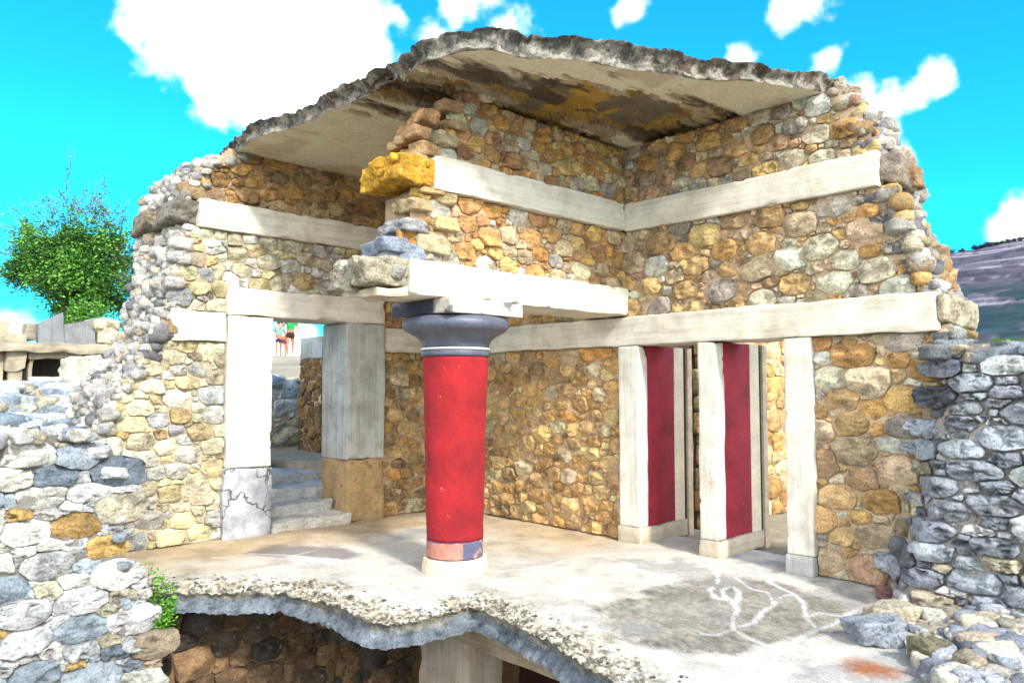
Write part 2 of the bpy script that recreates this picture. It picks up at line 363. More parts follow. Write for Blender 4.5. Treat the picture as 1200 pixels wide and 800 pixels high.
# sphere directions for boulders
def _ico(n):
    import bmesh
    bm = bmesh.new(); bmesh.ops.create_icosphere(bm, subdivisions=n, radius=1)
    V = np.array([v.co[:] for v in bm.verts]); Fc = np.array([[v.index for v in f.verts] for f in bm.faces]); bm.free(); return V/np.linalg.norm(V, axis=1)[:, None], Fc
ICO = {n: _ico(n) for n in (1, 2, 3, 4, 5)}
def rock(mb, c, size, col, r, sub=3, rot=None, blocky=0.0, rough=1.0, pw=None):
    V, Fc = ICO[sub]; pw = pw or r.uniform(9, 24)
    n = r.normal(size=(10, 3)); n /= np.linalg.norm(n, axis=1)[:, None]; d = r.uniform(.74, 1.1, 10)
    ax = np.r_[np.eye(3), -np.eye(3)]+r.normal(0, .12, (6, 3)); ax /= np.linalg.norm(ax, axis=1)[:, None]
    n = np.r_[n, ax]; d = np.r_[d*(1+blocky*.5), r.uniform(.82, 1, 6)*(1-.15*blocky)]
    rad = ((np.maximum(V@n.T, 0)/d)**pw).sum(1)**(-1/pw)
    off = r.uniform(0, 90, 3); f1 = fbm(V+off, 1.5, 3, 4); f2 = fbm(V*np.mean(size)*10+off, 2.2, 3, 8, .6)
    X = V*(rad*(1+.07*rough*f1+.045*rough*f2))[:, None]*np.asarray(size)
    a = r.uniform(0, 6.28) if rot is None else rot
    ca, sa = math.cos(a), math.sin(a); tl = r.normal(0, .12)
    Rz = np.array([[ca, -sa, 0], [sa, ca, 0], [0, 0, 1]]); Rx = np.array([[1, 0, 0], [0, math.cos(tl), -math.sin(tl)], [0, math.sin(tl), math.cos(tl)]])
    X = X@(Rz@Rx).T+np.asarray(c)
    mb.add(X, [Fc], np.asarray(col)*(1+.15*f1+.12*f2)[:, None])
    return X
# ================================================================== the place
XR, YL, YM = 6.92, 8.66, 5.48            # face planes of the right wall, the left wall and the overhanging wall
ZR = 4.52                                 # underside of the roof
# ------------------------------------------------------------------ ground and hills (one sheet)
HILL_AZ = [math.atan2(*(ray(px, 450)[[1, 0]])) for px in (1420, 1090)]
def terrain(x, y):
    r = np.hypot(x, y); az = np.arctan2(y, x)
    pit = np.full_like(r, -2.5)
    fore = -.04-1.5*smooth(20, 60, r)-9*smooth(60, 240, r)                                    # court behind the red piers
    back = .52+.15*smooth(10, 12, r)+1.22*smooth(12.72, 12.9, y)+1.15*smooth(15, 36, r)-10*smooth(48, 400, r)
    left = 1.1+.1*smooth(9.8, 10, y)+.2*smooth(11.5, 11.8, y)+.28*smooth(13.6, 13.9, y)+.6*smooth(19, 32, r)-10*smooth(48, 400, r)
    back = back+(left-back)*smooth(1.18, 1.24, az)
    wr = smooth(7.15, 7.45, x)
    h = pit*(1-wr)+fore*wr
    yb = 9.15+1.25*smooth(3.9, 4.05, x)*(1-smooth(5.3, 5.6, x)); wb = smooth(yb, yb+.15, y); h = h*(1-wb)+np.where(x > 8.5, back-.55*smooth(8.5, 10, x)*(1-smooth(9, 14, y)), back)*wb
    wl = smooth(7.2, 7.6, y)*(1-smooth(2.0, 2.3, x)); h = h*(1-wl)+left*wl
    da = az-HILL_AZ[0]
    hill = 164*np.exp(-(da/.75)**2)*smooth(250, 1000, r)*(1-.55*smooth(1100, 2600, r))
    P = np.c_[x.ravel(), y.ravel()]
    n = fbm(P, .004, 5, 3).reshape(r.shape)*12*smooth(150, 700, r)+fbm(P, .6, 4, 5).reshape(r.shape)*.06*smooth(9.5, 14, r)
    return h+hill+n
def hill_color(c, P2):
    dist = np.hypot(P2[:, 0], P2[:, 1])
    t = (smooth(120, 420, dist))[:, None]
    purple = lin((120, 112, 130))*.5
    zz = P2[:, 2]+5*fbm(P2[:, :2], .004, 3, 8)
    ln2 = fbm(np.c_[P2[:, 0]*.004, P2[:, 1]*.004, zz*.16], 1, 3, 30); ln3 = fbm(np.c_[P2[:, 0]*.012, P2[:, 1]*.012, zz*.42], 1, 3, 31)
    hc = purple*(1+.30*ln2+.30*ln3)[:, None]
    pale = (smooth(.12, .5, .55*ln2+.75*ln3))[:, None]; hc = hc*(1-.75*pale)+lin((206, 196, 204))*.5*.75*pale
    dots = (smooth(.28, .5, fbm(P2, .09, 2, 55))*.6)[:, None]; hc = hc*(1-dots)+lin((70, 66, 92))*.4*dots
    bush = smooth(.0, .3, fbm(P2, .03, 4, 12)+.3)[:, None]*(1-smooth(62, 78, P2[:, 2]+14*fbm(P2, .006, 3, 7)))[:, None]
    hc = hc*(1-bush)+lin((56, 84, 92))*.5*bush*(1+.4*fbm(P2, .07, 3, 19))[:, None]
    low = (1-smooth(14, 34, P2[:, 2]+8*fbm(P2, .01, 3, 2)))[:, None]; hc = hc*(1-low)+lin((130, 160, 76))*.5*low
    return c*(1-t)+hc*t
def build_hill():
    a0, a1 = (math.atan2(*(ray(px, 450)[[1, 0]])) for px in (2100, 700))
    AZR = [math.atan2(*(ray(px, 450)[[1, 0]])) for px in (1270, 1060)]
    A, Rg = np.meshgrid(np.r_[np.linspace(a0, AZR[0], 50)[:-1], np.linspace(AZR[0], AZR[1], 260), np.linspace(AZR[1], a1, 50)[1:]], np.r_[np.linspace(240, 1150, 420), np.linspace(1160, 1500, 20)], indexing='ij'); X = Rg*np.cos(A); Y = Rg*np.sin(A)
    P = np.stack([X, Y, terrain(X, Y)], -1); P2 = P.reshape(-1, 3); st = 1.6*fbm(np.c_[P2[:, :2]*.012, P2[:, 2]*.42], 1, 3, 31)+.8*fbm(P2, .05, 3, 3); P2[:, 2] += st; fa = np.minimum(A-A.min(), A.max()-A).ravel(); P2[:, 2] -= 9*smooth(.12, 0, fa)+9*smooth(300, 240, np.hypot(P2[:, 0], P2[:, 1]))
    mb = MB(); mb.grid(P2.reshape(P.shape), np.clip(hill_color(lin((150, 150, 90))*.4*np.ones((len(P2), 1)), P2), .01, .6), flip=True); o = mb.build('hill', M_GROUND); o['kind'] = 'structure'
def build_ground():
    rr = np.r_[0.0, np.linspace(.4, 22, 150), np.geomspace(22.4, 4500, 130)]
    aa = np.linspace(0, 2*np.pi, 421)
    # finer spokes towards what the camera can see
    Rg, A = np.meshgrid(rr, aa, indexing='ij'); X = Rg*np.cos(A); Y = Rg*np.sin(A); Z = terrain(X, Y)-7*smooth(230, 330, Rg)*(1-smooth(1500, 1800, Rg))
    P = np.stack([X, Y, Z], -1); P2 = P.reshape(-1, 3)
    base = lin((200, 186, 160))*.55
    c = base*(1+.25*fbm(P2*[1, 1, 1], .35, 4, 1))[:, None]*(1+.15*fbm(P2, 2.5, 3, 2))[:, None]
    c = hill_color(c, P2)
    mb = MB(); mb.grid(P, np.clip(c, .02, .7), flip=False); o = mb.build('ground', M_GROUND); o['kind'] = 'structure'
build_ground(); build_hill()
# ------------------------------------------------------------------ terrace floor with its broken edge
RIM = np.array([(1.95, 8.75), (2.1, 7.9), (2.39, 7.05), (2.75, 6.7), (3.18, 6.3), (3.27, 5.77), (3.29, 5.1), (3.43, 4.88), (3.65, 4.83), (4.05, 4.83), (4.08, 4.48), (3.91, 3.88), (3.81, 3.43), (3.70, 3.16), (3.63, 2.91), (3.5, 2.2), (3.45, 1.2), (3.5, 0), (3.4, -1.6)])
def resample(P, n):
    d = np.r_[0, np.cumsum(np.linalg.norm(np.diff(P, axis=0), axis=1))]; t = np.linspace(0, d[-1], n)
    return np.c_[np.interp(t, d, P[:, 0]), np.interp(t, d, P[:, 1])]
def pdist(P, poly):
    """distance from the points to a polyline"""
    best = np.full(len(P), 1e9)
    for a, b in zip(poly[:-1], poly[1:]):
        ab = b-a; t = np.clip(((P-a)@ab)/(ab@ab), 0, 1); best = np.minimum(best, np.linalg.norm(P-(a+t[:, None]*ab), axis=1))
    return best
def inpoly(P, poly):
    x, y = P.T; r = np.zeros(len(P), bool); n = len(poly)
    for i in range(n):
        (x1, y1), (x2, y2) = poly[i], poly[i-1]
        r ^= ((y1 > y) != (y2 > y)) & (x < (x2-x1)*(y-y1)/(y2-y1+1e-12)+x1)
    return r
def fl(*pts): return np.array([at(px, py, 2, 0)[:2] for px, py in pts])
SEAMS = [(fl((838, 662), (842, 680), (832, 690), (838, 700), (858, 702), (864, 712), (858, 724), (860, 736), (880, 748), (915, 762)), 0.0202),
         (fl((862, 676), (880, 688), (900, 694), (908, 708), (893, 716), (884, 728), (866, 732)), 0.0158),
         (fl((888, 664), (904, 682), (930, 694), (942, 706), (944, 722), (956, 734)), 0.0173), (fl((920, 760), (940, 744), (975, 730), (1005, 712)), 0.0216),
         (fl((895, 672), (880, 668), (866, 664)), .014), (fl((930, 694), (915, 700), (908, 708)), .012), (fl((944, 722), (960, 716), (985, 720)), .013), (fl((858, 736), (840, 742), (822, 740)), .011),
         (fl((850, 702), (846, 690), (858, 684), (866, 692), (864, 704)), 0.0144)]
SEAM2 = [(fl((280, 648), (340, 651), (420, 656), (470, 664)), .018), (fl((250, 652), (330, 655), (380, 641), (440, 640)), .012), (fl((585, 668), (640, 662), (690, 650), (735, 648)), .02)]
GREY = fl((700, 712), (770, 690), (830, 668), (930, 684), (1010, 706), (1010, 735), (900, 752), (860, 764), (760, 752), (690, 735))
DARKP = fl((285, 648), (330, 638), (400, 640), (425, 648), (400, 654), (330, 652))
def floor_color(P):
    n1 = fbm(P, 1.1, 5, 1); n2 = fbm(P, 5, 5, 2, .6); n3 = fbm(P, 30, 3, 3)
    c = lin((212, 207, 197))*.88*(1+.16*n1+.10*n2)[:, None]
    d = pdist(P, RIM)
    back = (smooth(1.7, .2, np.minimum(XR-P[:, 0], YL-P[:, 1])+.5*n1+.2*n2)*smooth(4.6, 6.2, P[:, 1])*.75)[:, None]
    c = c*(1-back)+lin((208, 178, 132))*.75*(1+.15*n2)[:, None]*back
    e = n1*.55+n2*.35+n3*.12
    gm = smooth(.1, -.12, np.where(inpoly(P, GREY), -1, 1)*pdist(P, np.vstack([GREY, GREY[:1]]))+.28*e)[:, None]
    c = c*(1-gm*.75)+(lin((150, 142, 128))*.62*(1+.7*n3+.45*n2+.3*n1)[:, None])*gm*.75
    blot = smooth(.25, .7, n1+.6*n2)[:, None]*.55; c = c*(1-blot)+lin((156, 156, 158))*.62*blot
    dm = smooth(.08, -.1, np.where(inpoly(P, DARKP), -1, 1)*pdist(P, np.vstack([DARKP, DARKP[:1]]))+.15*e)[:, None]
    c = c*(1-.7*dm)+lin((128, 120, 126))*.6*.7*dm
    for L, w in SEAMS:
        s = (smooth(w*1.3, w*.4, pdist(P, L)+.018*n2+.012*n3)*(.75+.35*n1))[:, None].clip(0, .9); c = c*(1-s)+lin((226, 228, 230))*.8*s
    for L, w in SEAM2:
        s = smooth(w*1.5, w*.4, pdist(P, L)+.02*n2)[:, None]*.6; c = c*(1-s)+lin((232, 232, 230))*.85*s
    ag = smooth(.42, .06, d+.25*n2)[:, None]                                          # exposed aggregate along the broken edge
    sp = fbm(P, 26, 2, 40); sp2 = fbm(P, 34, 2, 60)
    ac = lin((188, 176, 146))*.75*np.ones((len(P), 1)); dk = smooth(.05, .3, sp)[:, None]; ac = ac*(1-dk)+lin((84, 76, 66))*.6*dk
    wk = smooth(.15, .4, sp2)[:, None]; ac = ac*(1-wk)+lin((232, 224, 200))*.8*wk
    c = c*(1-.85*ag)+ac*.85*ag
    rust = (1.3*smooth(.27, .08, np.linalg.norm((P-fl((1022, 782))[0])*[1, 1], axis=1)+.10*n2+.06*n3)*(.7+.4*n3)).clip(0, 1)[:, None]; c = c*(1-rust)+lin((178, 104, 50))*.7*(1+.4*n3)[:, None]*rust
    return np.clip(c, .02, .8)
def build_floor():
    n, k = 620, 230
    E = resample(RIM, n); E = E+np.c_[fbm(E, 3, 4, 70)*.028, fbm(E, 3, 4, 80)*.028]
    Bk = resample(np.array([(1.95, 9.2), (7.6, 9.2), (7.6, 7), (7.6, -1.6)]), n)
    # ease the two samplings together so that the sheet does not fold
    t = np.linspace(0, 1, k)**1.35
    X = E[:, None]*(1-t)[None, :, None]+Bk[:, None]*t[None, :, None]; P = X.reshape(-1, 2)
    d = pdist(P, E)
    fine = fbm(P, 26, 3, 40); z = -.03*smooth(.30, 0, d+.10*fbm(P, 4, 3, 5))*smooth(-.6, .6, fbm(P, 2.2, 3, 12)+.3)
    z = z-.02*smooth(.3, 0, d)+.016*fine*smooth(.45, .05, d)+.006*fbm(P, 4, 4, 7)+.012*fbm(P, 1.2, 3, 9)-.006
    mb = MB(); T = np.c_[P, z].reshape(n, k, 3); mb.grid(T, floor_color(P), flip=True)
    # the broken rim and the underside
    rows = []; cols = []
    nrm = np.gradient(E, axis=0); nrm = np.c_[nrm[:, 1], -nrm[:, 0]]; nrm /= np.linalg.norm(nrm, axis=1)[:, None]
    hs = np.linspace(0, 1, 16)
    thick = .17+.025*fbm(E, 1.5, 3, 33)
    for h in hs:
        zz = T[:, 0, 2]-h*thick; bulge = .05*math.sin(min(1, h*1.15)*math.pi)-.05*h
        Q = np.c_[E, zz]; o = bulge+(.022*fbm(Q, 4, 4, 44)+.010*fbm(Q, 16, 3, 45))*(0 if h == 0 else 1-.75*h)
        rows.append(np.c_[E+nrm*(-o if False else o)[:, None]*-1, zz])
        cc = lin((176, 172, 158))*.62*(1+.35*fbm(Q, 9, 4, 46)+.25*fbm(Q, 30, 2, 47))[:, None]
        bl = smooth(.25, .5, h+.25*fbm(Q, 3, 3, 48))[:, None]; cc = cc*(1-bl)+lin((152, 162, 174))*.62*(1+.25*fbm(Q*[1, 1, .8], 5, 4, 49))[:, None]*bl
        cols.append(cc)
    mb2 = MB(); mb2.grid(np.stack(rows, 1), np.clip(np.stack(cols, 1).reshape(-1, 3), .02, .7), flip=False)
    ins = rows[-1][:, None]*(1-np.linspace(0, 1, 12))[None, :, None]+np.c_[Bk, np.full(n, -.24)][:, None]*np.linspace(0, 1, 12)[None, :, None]
    mb2.grid(ins, lin((120, 104, 84))*.5)
    rp = np.random.default_rng(77)
    for i in range(3400):
        q = rp.integers(0, n); dd = abs(rp.normal(0, .16)); 
        if dd > .5: continue
        v = Bk[q]-E[q]; v = v/np.linalg.norm(v); p = E[q]+v*dd; kk = min(k-1, int(np.argmin(np.abs(np.linalg.norm(T[q, :, :2]-p, axis=1))))); sz = rp.choice([.005, .008, .012, .018], p=[.35, .35, .22, .08])*rp.uniform(.8, 1.2)
        rock(mb2, (p[0], p[1], T[q, kk, 2]+sz*.15), (sz*1.2, sz, sz*.8), pick([((216, 208, 188), 4), ((116, 108, 98), 2.5), ((180, 166, 138), 4), ((150, 148, 146), 2.5)], rp, .8), rp, 1)
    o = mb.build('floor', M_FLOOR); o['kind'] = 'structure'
    e = mb2.build('broken_edge', M_RIM, o)
build_floor()
# ------------------------------------------------------------------ the three walls of the portico
def interp(tab): a = np.array(tab); return lambda v: np.interp(v, a[:, 0], a[:, 1])
LE = interp([(0, 2.3), (1.2, 2.35), (1.6, 2.42), (1.85, 2.6), (2.25, 2.85), (2.6, 2.93), (3.55, 3.1), (3.9, 3.12), (4.1, 3.17), (4.25, 3.27), (4.4, 3.42), (4.55, 3.62)])     # ragged end of the left wall: x over z
RE = interp([(0, 2.3), (2.2, 2.1), (2.54, 2.18), (2.7, 2.25), (3.5, 2.55), (3.84, 2.62), (4.3, 2.8), (4.52, 3.0)])                               # of the right wall: y over z
mapL = lambda u, v, w: np.c_[u, YL+.08-w, v]
mapR = lambda u, v, w: np.c_[XR+.08-w, -u, v]          # u = -y
mapM = lambda u, v, w: np.c_[u, YM+.07-w, v]
SAND = lin((206, 180, 148))*.85
def backing(mb, lo, hi): mb.box(lo, hi, SAND*.8)
# ---- left wall
def left_wall():
    t = thing('left_wall', 'pale rubble wall with a doorway, its outer end broken down to grey core', 'wall', (4.4, YL, 0))
    st = MB(); bd = MB(); r = np.random.default_rng(11)
    kL = lambda u, v: u > LE(v)+.05
    for (u0, u1, v0, v1, pal, rm, rx) in ((2.2, 3.62, 0, 2.25, PAL_L, .032, .105), (2.6, 3.62, 2.6, 3.55, PAL_L, .04, .10), (3.62, 6.92, 2.9, 3.55, PAL_L, .04, .10),
                                          (2.8, 6.92, 3.88, 4.55, PAL_LI, .035, .10), (5.78, 6.92, 0, 2.21, PAL_RO, .04, .10), (5.78, 6.92, 2.54, 2.9, PAL_RO, .05, .1)):
        stones(st, u0, u1, v0, v1, mapL, pal, rm, rx, r, keep=kL if u0 < 3 else None, relief=.8, k=1.08)
        bed(bd, u0, u1, v0, v1, mapL, lin((214, 198, 170))*.82 if pal is PAL_L else SAND, keep=(lambda u, v: u > LE(v)+.02) if u0 < 3 else None)
    for lo, hi in (((2.75, 8.78, 0), (3.60, 9.4, 1.6)), ((3.1, 8.78, 1.6), (3.60, 9.4, 2.62)), ((3.2, 8.78, 2.62), (7.4, 9.32, 3.6)), ((3.33, 8.80, 3.6), (3.6, 9.3, 4.1)), ((3.6, 8.78, 3.6), (7.4, 9.32, 4.3)), ((5.8, 8.78, 0), (7.4, 9.3, 2.6))):
        backing(bd, lo, hi)
    # grey rubble core on the broken end
    n = 0
    for i in range(2000):
        z = r.uniform(-.1, 4.42); dp = r.uniform(.02, 1.05); zmax = 4.5-.42*max(0, dp-.3)
        if z > zmax: continue
        x = LE(z)-.12*dp+r.normal(.06, .02)
        if 3.58 < z < 3.86 and dp < .75: continue
        s = r.choice([.035, .05, .07, .10], p=[.34, .36, .22, .08])*r.uniform(.85, 1.2)
        rock(st, (x, YL+.05+dp, z), (s*1.0, s*1.25, s*.8), pick(PAL_CORE, r, 1.2), r, 2, rough=1.5, blocky=.5)
    for i in range(170):                                                         # the stepped top beside the roof
        z = r.uniform(4.0, 4.5); dp = r.uniform(0, 1.0); x = LE(z)-.12*dp+r.uniform(.02, .3); s = r.uniform(.04, .085)
        rock(st, (x, YL+.05+dp, z-.16*dp), (s*1.3, s*1.2, s*.75), pick(PAL_CORE, r, .95), r, 2, rough=1.4, blocky=.5)
    gz, gd = np.meshgrid(np.linspace(-.1, 4.4, 120), np.linspace(0, 1.1, 36), indexing='ij')
    P = np.c_[(LE(gz)-.12*gd).ravel()+.055, (YL+.08+gd).ravel(), gz.ravel()]; P[:, 0] += .04*fbm(P, 6, 4, 2)
    bd.grid(P.reshape(120, 36, 3), lin((176, 164, 148))*.6)
    st.build('stonework', M_STONE, t); bd.build('mortar', M_MORTAR, t)
    b = MB(); b.box((3.27, YL, 3.555), (6.915, YL+.5, 3.88), bev=.012, wob=.012, seg=.035, seed=2); b.build('upper_beam', M_BEAM_X, t)
    e = MB(); rock(e, (3.16, YL+.44, 3.72), (.22, .48, .17), lin((170, 162, 150))*.7, r, 4, 0, 1, 1.2); rock(e, (3.02, YL+.86, 3.68), (.2, .3, .16), lin((176, 160, 136))*.7, r, 4, 0, 1, 1.2)
    e.build('broken_beam_end', M_RIM, t)
    b = MB(); b.box((3.0, YL, 2.255), (3.615, YL+.4, 2.6), bev=.02, wob=.02, seg=.1, seed=5); b.build('short_beam', M_BEAM_X, t)
    e = MB()
    for q in range(9): rock(e, (2.99+r.normal(0, .03), YL+.06+q*.045, 2.32+r.uniform(0, .25)), (.07, .07, .08), lin((184, 156, 120))*.75, r, 3)
    e.build('broken_beam_end', M_RIM, t)
    b = MB(); b.box((3.62, YL-.02, 2.575), (5.775, YL+.62, 2.9), bev=.012, wob=.010, seg=.035, seed=7); b.build('lintel', M_BEAM_X, t)
    b = MB(); b.box((5.78, YL+.012, 2.21), (6.915, YL+.4, 2.535), bev=.012, wob=.01, seg=.04, seed=9); b.build('inner_beam', M_BEAM_X, t)
    b = MB(); b.box((3.625, YL-.012, .8), (4.175, YL+.60, 2.57), bev=.012, wob=.008, seg=.035, seed=12); b.build('door_jamb', M_POST, t)
    b = MB(); b.box((3.60, YL-.03, -.02), (4.185, YL+.60, .785), bev=.02, wob=.02, seg=.06, seed=15); p = b.build('cracked_plinth', M_MARBLE, t); p['label'] = 'cracked blue-white stone plinth'
    b = MB(); b.box((5.19, YL-.02, .80), (5.775, YL+.62, 2.57), bev=.012, wob=.008, seg=.035, seed=18); b.build('door_jamb', M_GREYPOST, t)
    b = MB(); b.box((5.215, YL, -.02), (5.775, YL+.62, .795), bev=.02, wob=.03, seg=.06, seed=21); b.build('plinth', M_STAINED, t)
def marble_mat():
    m, N, K, b = new_mat('cracked_marble'); tc = N.new('ShaderNodeTexCoord').outputs['Object']
    v = N.new('ShaderNodeTexVoronoi'); v.feature = 'DISTANCE_TO_EDGE'; v.inputs['Scale'].default_value = 3.4
    nz = N.new('ShaderNodeTexNoise'); nz.inputs['Scale'].default_value = 4; K.new(tc, nz.inputs['Vector'])
    mv = mixc(N, K, tc, nz.outputs['Color'], .34, 'MIX'); mp = N.new('ShaderNodeMapping'); mp.inputs['Scale'].default_value = (1, 1, .55); K.new(mv, mp.inputs[0]); K.new(mp.outputs[0], v.inputs['Vector'])
    cr = ramp(N, K, v.outputs['Distance'], [(.0, g(.25)), (.006, g(.5)), (.016, g(1))])
    c = mixc(N, K, (.42, .43, .455), ramp(N, K, noise_node(N, K, tc, 6, 9, .7), [(.3, (.45, .47, .53)), (.5, g(.85)), (.68, g(1.25))])); c = mixc(N, K, c, cr)
    K.new(c, b.inputs['Base Color']); b.inputs['Roughness'].default_value = .75
    p = bump(N, K, b, cr, .02, 1); bump(N, K, b, noise_node(N, K, tc, 22, 8, .65), .012, .9, p); return m
M_MARBLE = marble_mat()
M_STAINED = paint_mat('ochre_stained_stone', (.40, .27, .13), .45, 5, .9, ((.26, .13, .08), 5, .58))
left_wall()
# ---- right wall with the red piers
def right_wall():
    t = thing('right_wall', 'long rubble wall with cream beams and red-panelled piers, right of the column', 'wall', (XR, 5.0, 0))
    st = MB(); bd = MB(); r = np.random.default_rng(23)
    kR = lambda u, v: u < -RE(v)-.05
    for (u0, u1, v0, v1, pal, rm, rx, rel) in ((-8.66, -5.57, 0, 2.21, PAL_RO, .035, .105, .8), (-3.285, -1.9, 0, 2.21, PAL_R, .03, .13, .9), (-5.57, -2.05, 2.54, 3.53, PAL_R, .026, .125, .95),
                                               (-8.66, -6.1, 2.54, 3.53, PAL_RO, .07, .14, .8), (-5.57, -2.5, 3.84, 4.52, PAL_R, .03, .10, 1), (-8.66, -6.1, 3.84, 4.52, PAL_RO, .07, .14, 1)):
        stones(st, u0, u1, v0, v1, mapR, pal, rm, rx, r, keep=kR if u1 > -3 else None, relief=rel*.8)
        bed(bd, u0, u1, v0, v1, mapR, SAND, keep=(lambda u, v: u < -RE(v)-.02) if u1 > -3 else None)
    for lo, hi in (((7.03, 5.6, 0), (7.55, 8.7, 2.3)), ((7.03, 2.4, 0), (7.55, 3.27, 2.3)), ((7.03, 2.75, 2.4), (7.55, 8.7, 3.6)), ((7.03, 3.05, 3.5), (7.55, 8.7, 4.4))):
        backing(bd, lo, hi)
    for i in range(800):                                                         # rubble core on the broken end
        z = r.uniform(1.9, 4.5); dp = r.uniform(.0, .65); y = RE(z)+.08*dp+r.normal(.06, .03)
        if (3.54 < z < 3.83 or 2.22 < z < 2.52) and dp < .25: continue
        s = r.choice([.05, .07, .10], p=[.35, .4, .25])*r.uniform(.85, 1.2)
        rock(st, (XR+.08+dp, y, z), (s*1.2, s, s*.8), pick(PAL_R if r.random() < .4 else PAL_CORE, r, 1.05), r, 2, rough=1.5, blocky=.5)
    for (z, dy, s, w) in ((2.62, .06, .13, .2), (2.78, .1, .12, .22), (3.0, .12, .15, .2), (3.22, .1, .13, .22), (3.42, .1, .1, .2), (3.95, .1, .09, .2), (4.1, .1, .1, .2), (4.32, .05, .09, .2)):   # the larger grey quoins
        rock(st, (XR+.22, RE(z)+dy+.10, z), (.17, w*.8, s*.8), pick([((160, 160, 164), 3), ((138, 138, 144), 3), ((178, 166, 146), 2)], r, .7), r, 4, 0, .5)
    for (px, py, s, c) in ((998, 112, .09, (196, 172, 140)), (985, 104, .08, (200, 190, 170)), (1014, 148, .08, (180, 172, 164))):
        rock(st, at(px, py, 0, XR+.35), (s*1.1, s, s), lin(c)*.85, r, 4)
    gz, gd = np.meshgrid(np.linspace(0, 4.5, 110), np.linspace(0, .7, 24), indexing='ij')
    P = np.c_[(XR+.1+gd).ravel(), (RE(gz)+.08*gd).ravel()+.08, gz.ravel()]; P[:, 1] += .04*fbm(P, 6, 4, 2); bd.grid(P.reshape(110, 24, 3), lin((176, 152, 126))*.5)
    st.build('stonework', M_STONE, t); bd.build('mortar', M_MORTAR, t)
    b = MB(); b.box((XR, 2.64, 3.525), (XR+.5, 5.475, 3.845), bev=.012, wob=.012, seg=.035, seed=31); b.box((XR+.004, 6.12, 3.525), (XR+.5, 8.65, 3.845), bev=.012); b.build('upper_beam', M_BEAM_Y, t)
    b = MB(); b.box((XR-.01, 2.2, 2.21), (XR+.55, 8.65, 2.54), bev=.012, wob=.012, seg=.035, seed=35); b.build('lower_beam', M_BEAM_Y, t)
    e = MB(); rock(e, (XR+.22, 2.58, 3.69), (.20, .14, .165), lin((178, 164, 146))*.8, r, 4, 0, .6, 1.4); rock(e, (XR+.36, 2.50, 3.63), (.13, .11, .12), lin((186, 150, 112))*.8, r, 4, 0, .6, 1.4)
    e.build('broken_beam_end', M_RIM, t); e = MB()
    rock(e, (XR+.22, 2.2, 2.38), (.2, .1, .15), lin((214, 200, 172))*.85, r, 4, 0, .8, 1.2); rock(e, (XR+.4, 2.12, 2.36), (.22, .12, .15), lin((218, 206, 178))*.85, r, 4, 0, .8, 1.2)
    e.build('broken_beam_end', M_RIM, t)
    def pier(y0, y1, name='pier'):
        # front post, red side panel set in a white frame, low plinth, rear door strip
        a = MB(); a.box((XR-.005, y0, .17), (XR+.165, y1, 2.205), bev=.01, wob=.006, seg=.035, seed=int(y0*10)); p = a.build(name, M_POST, t)
        a = MB(); a.box((XR+.166, y0+.012, .17), (XR+.70, y1-.012, 2.205), bev=.004); a.build('red_panel', M_DARKRED, p)
        a = MB(); a.box((XR+.701, y0+.004, .17), (XR+.89, y1-.004, 2.205), bev=.008); a.build('rear_strip', M_CREAMPAINT, p)
        a = MB(); a.box((XR-.02, y0-.02, -.02), (XR+.91, y1+.015, .168), bev=.012, wob=.01, seg=.08, seed=4); a.build('plinth', M_BEIGE, p)
        a = MB(); a.box((XR+.985, y0+.01, -.05), (XR+1.08, y1-.02, 2.205), bev=.008); a.build('door_post', M_PALEPLASTER, p)
        a = MB(); a.box((XR+.892, y0+.04, .1), (XR+.982, y1-.05, 2.205)); a.build('door_rebate', M_SHADE, p)  # near-black colour paints in the shade of the narrow gap
    pier(5.29, 5.57); pier(4.30, 4.51)
    a = MB(); a.box((XR-.005, 3.285, .17), (XR+.60, 3.55, 2.205), bev=.01, wob=.006, seg=.035, seed=77); p = a.build('pier', M_POST, t)
    a = MB(); a.box((XR-.02, 3.29, -.02), (XR+.62, 3.565, .168), bev=.012, wob=.01, seg=.08, seed=4); a.build('plinth', M_GREY_C, p)
M_SHADE = paint_mat('painted_shade', (.05, .035, .025), .3, 10, .8)  # shade put into the colour, for gaps and openings
right_wall()
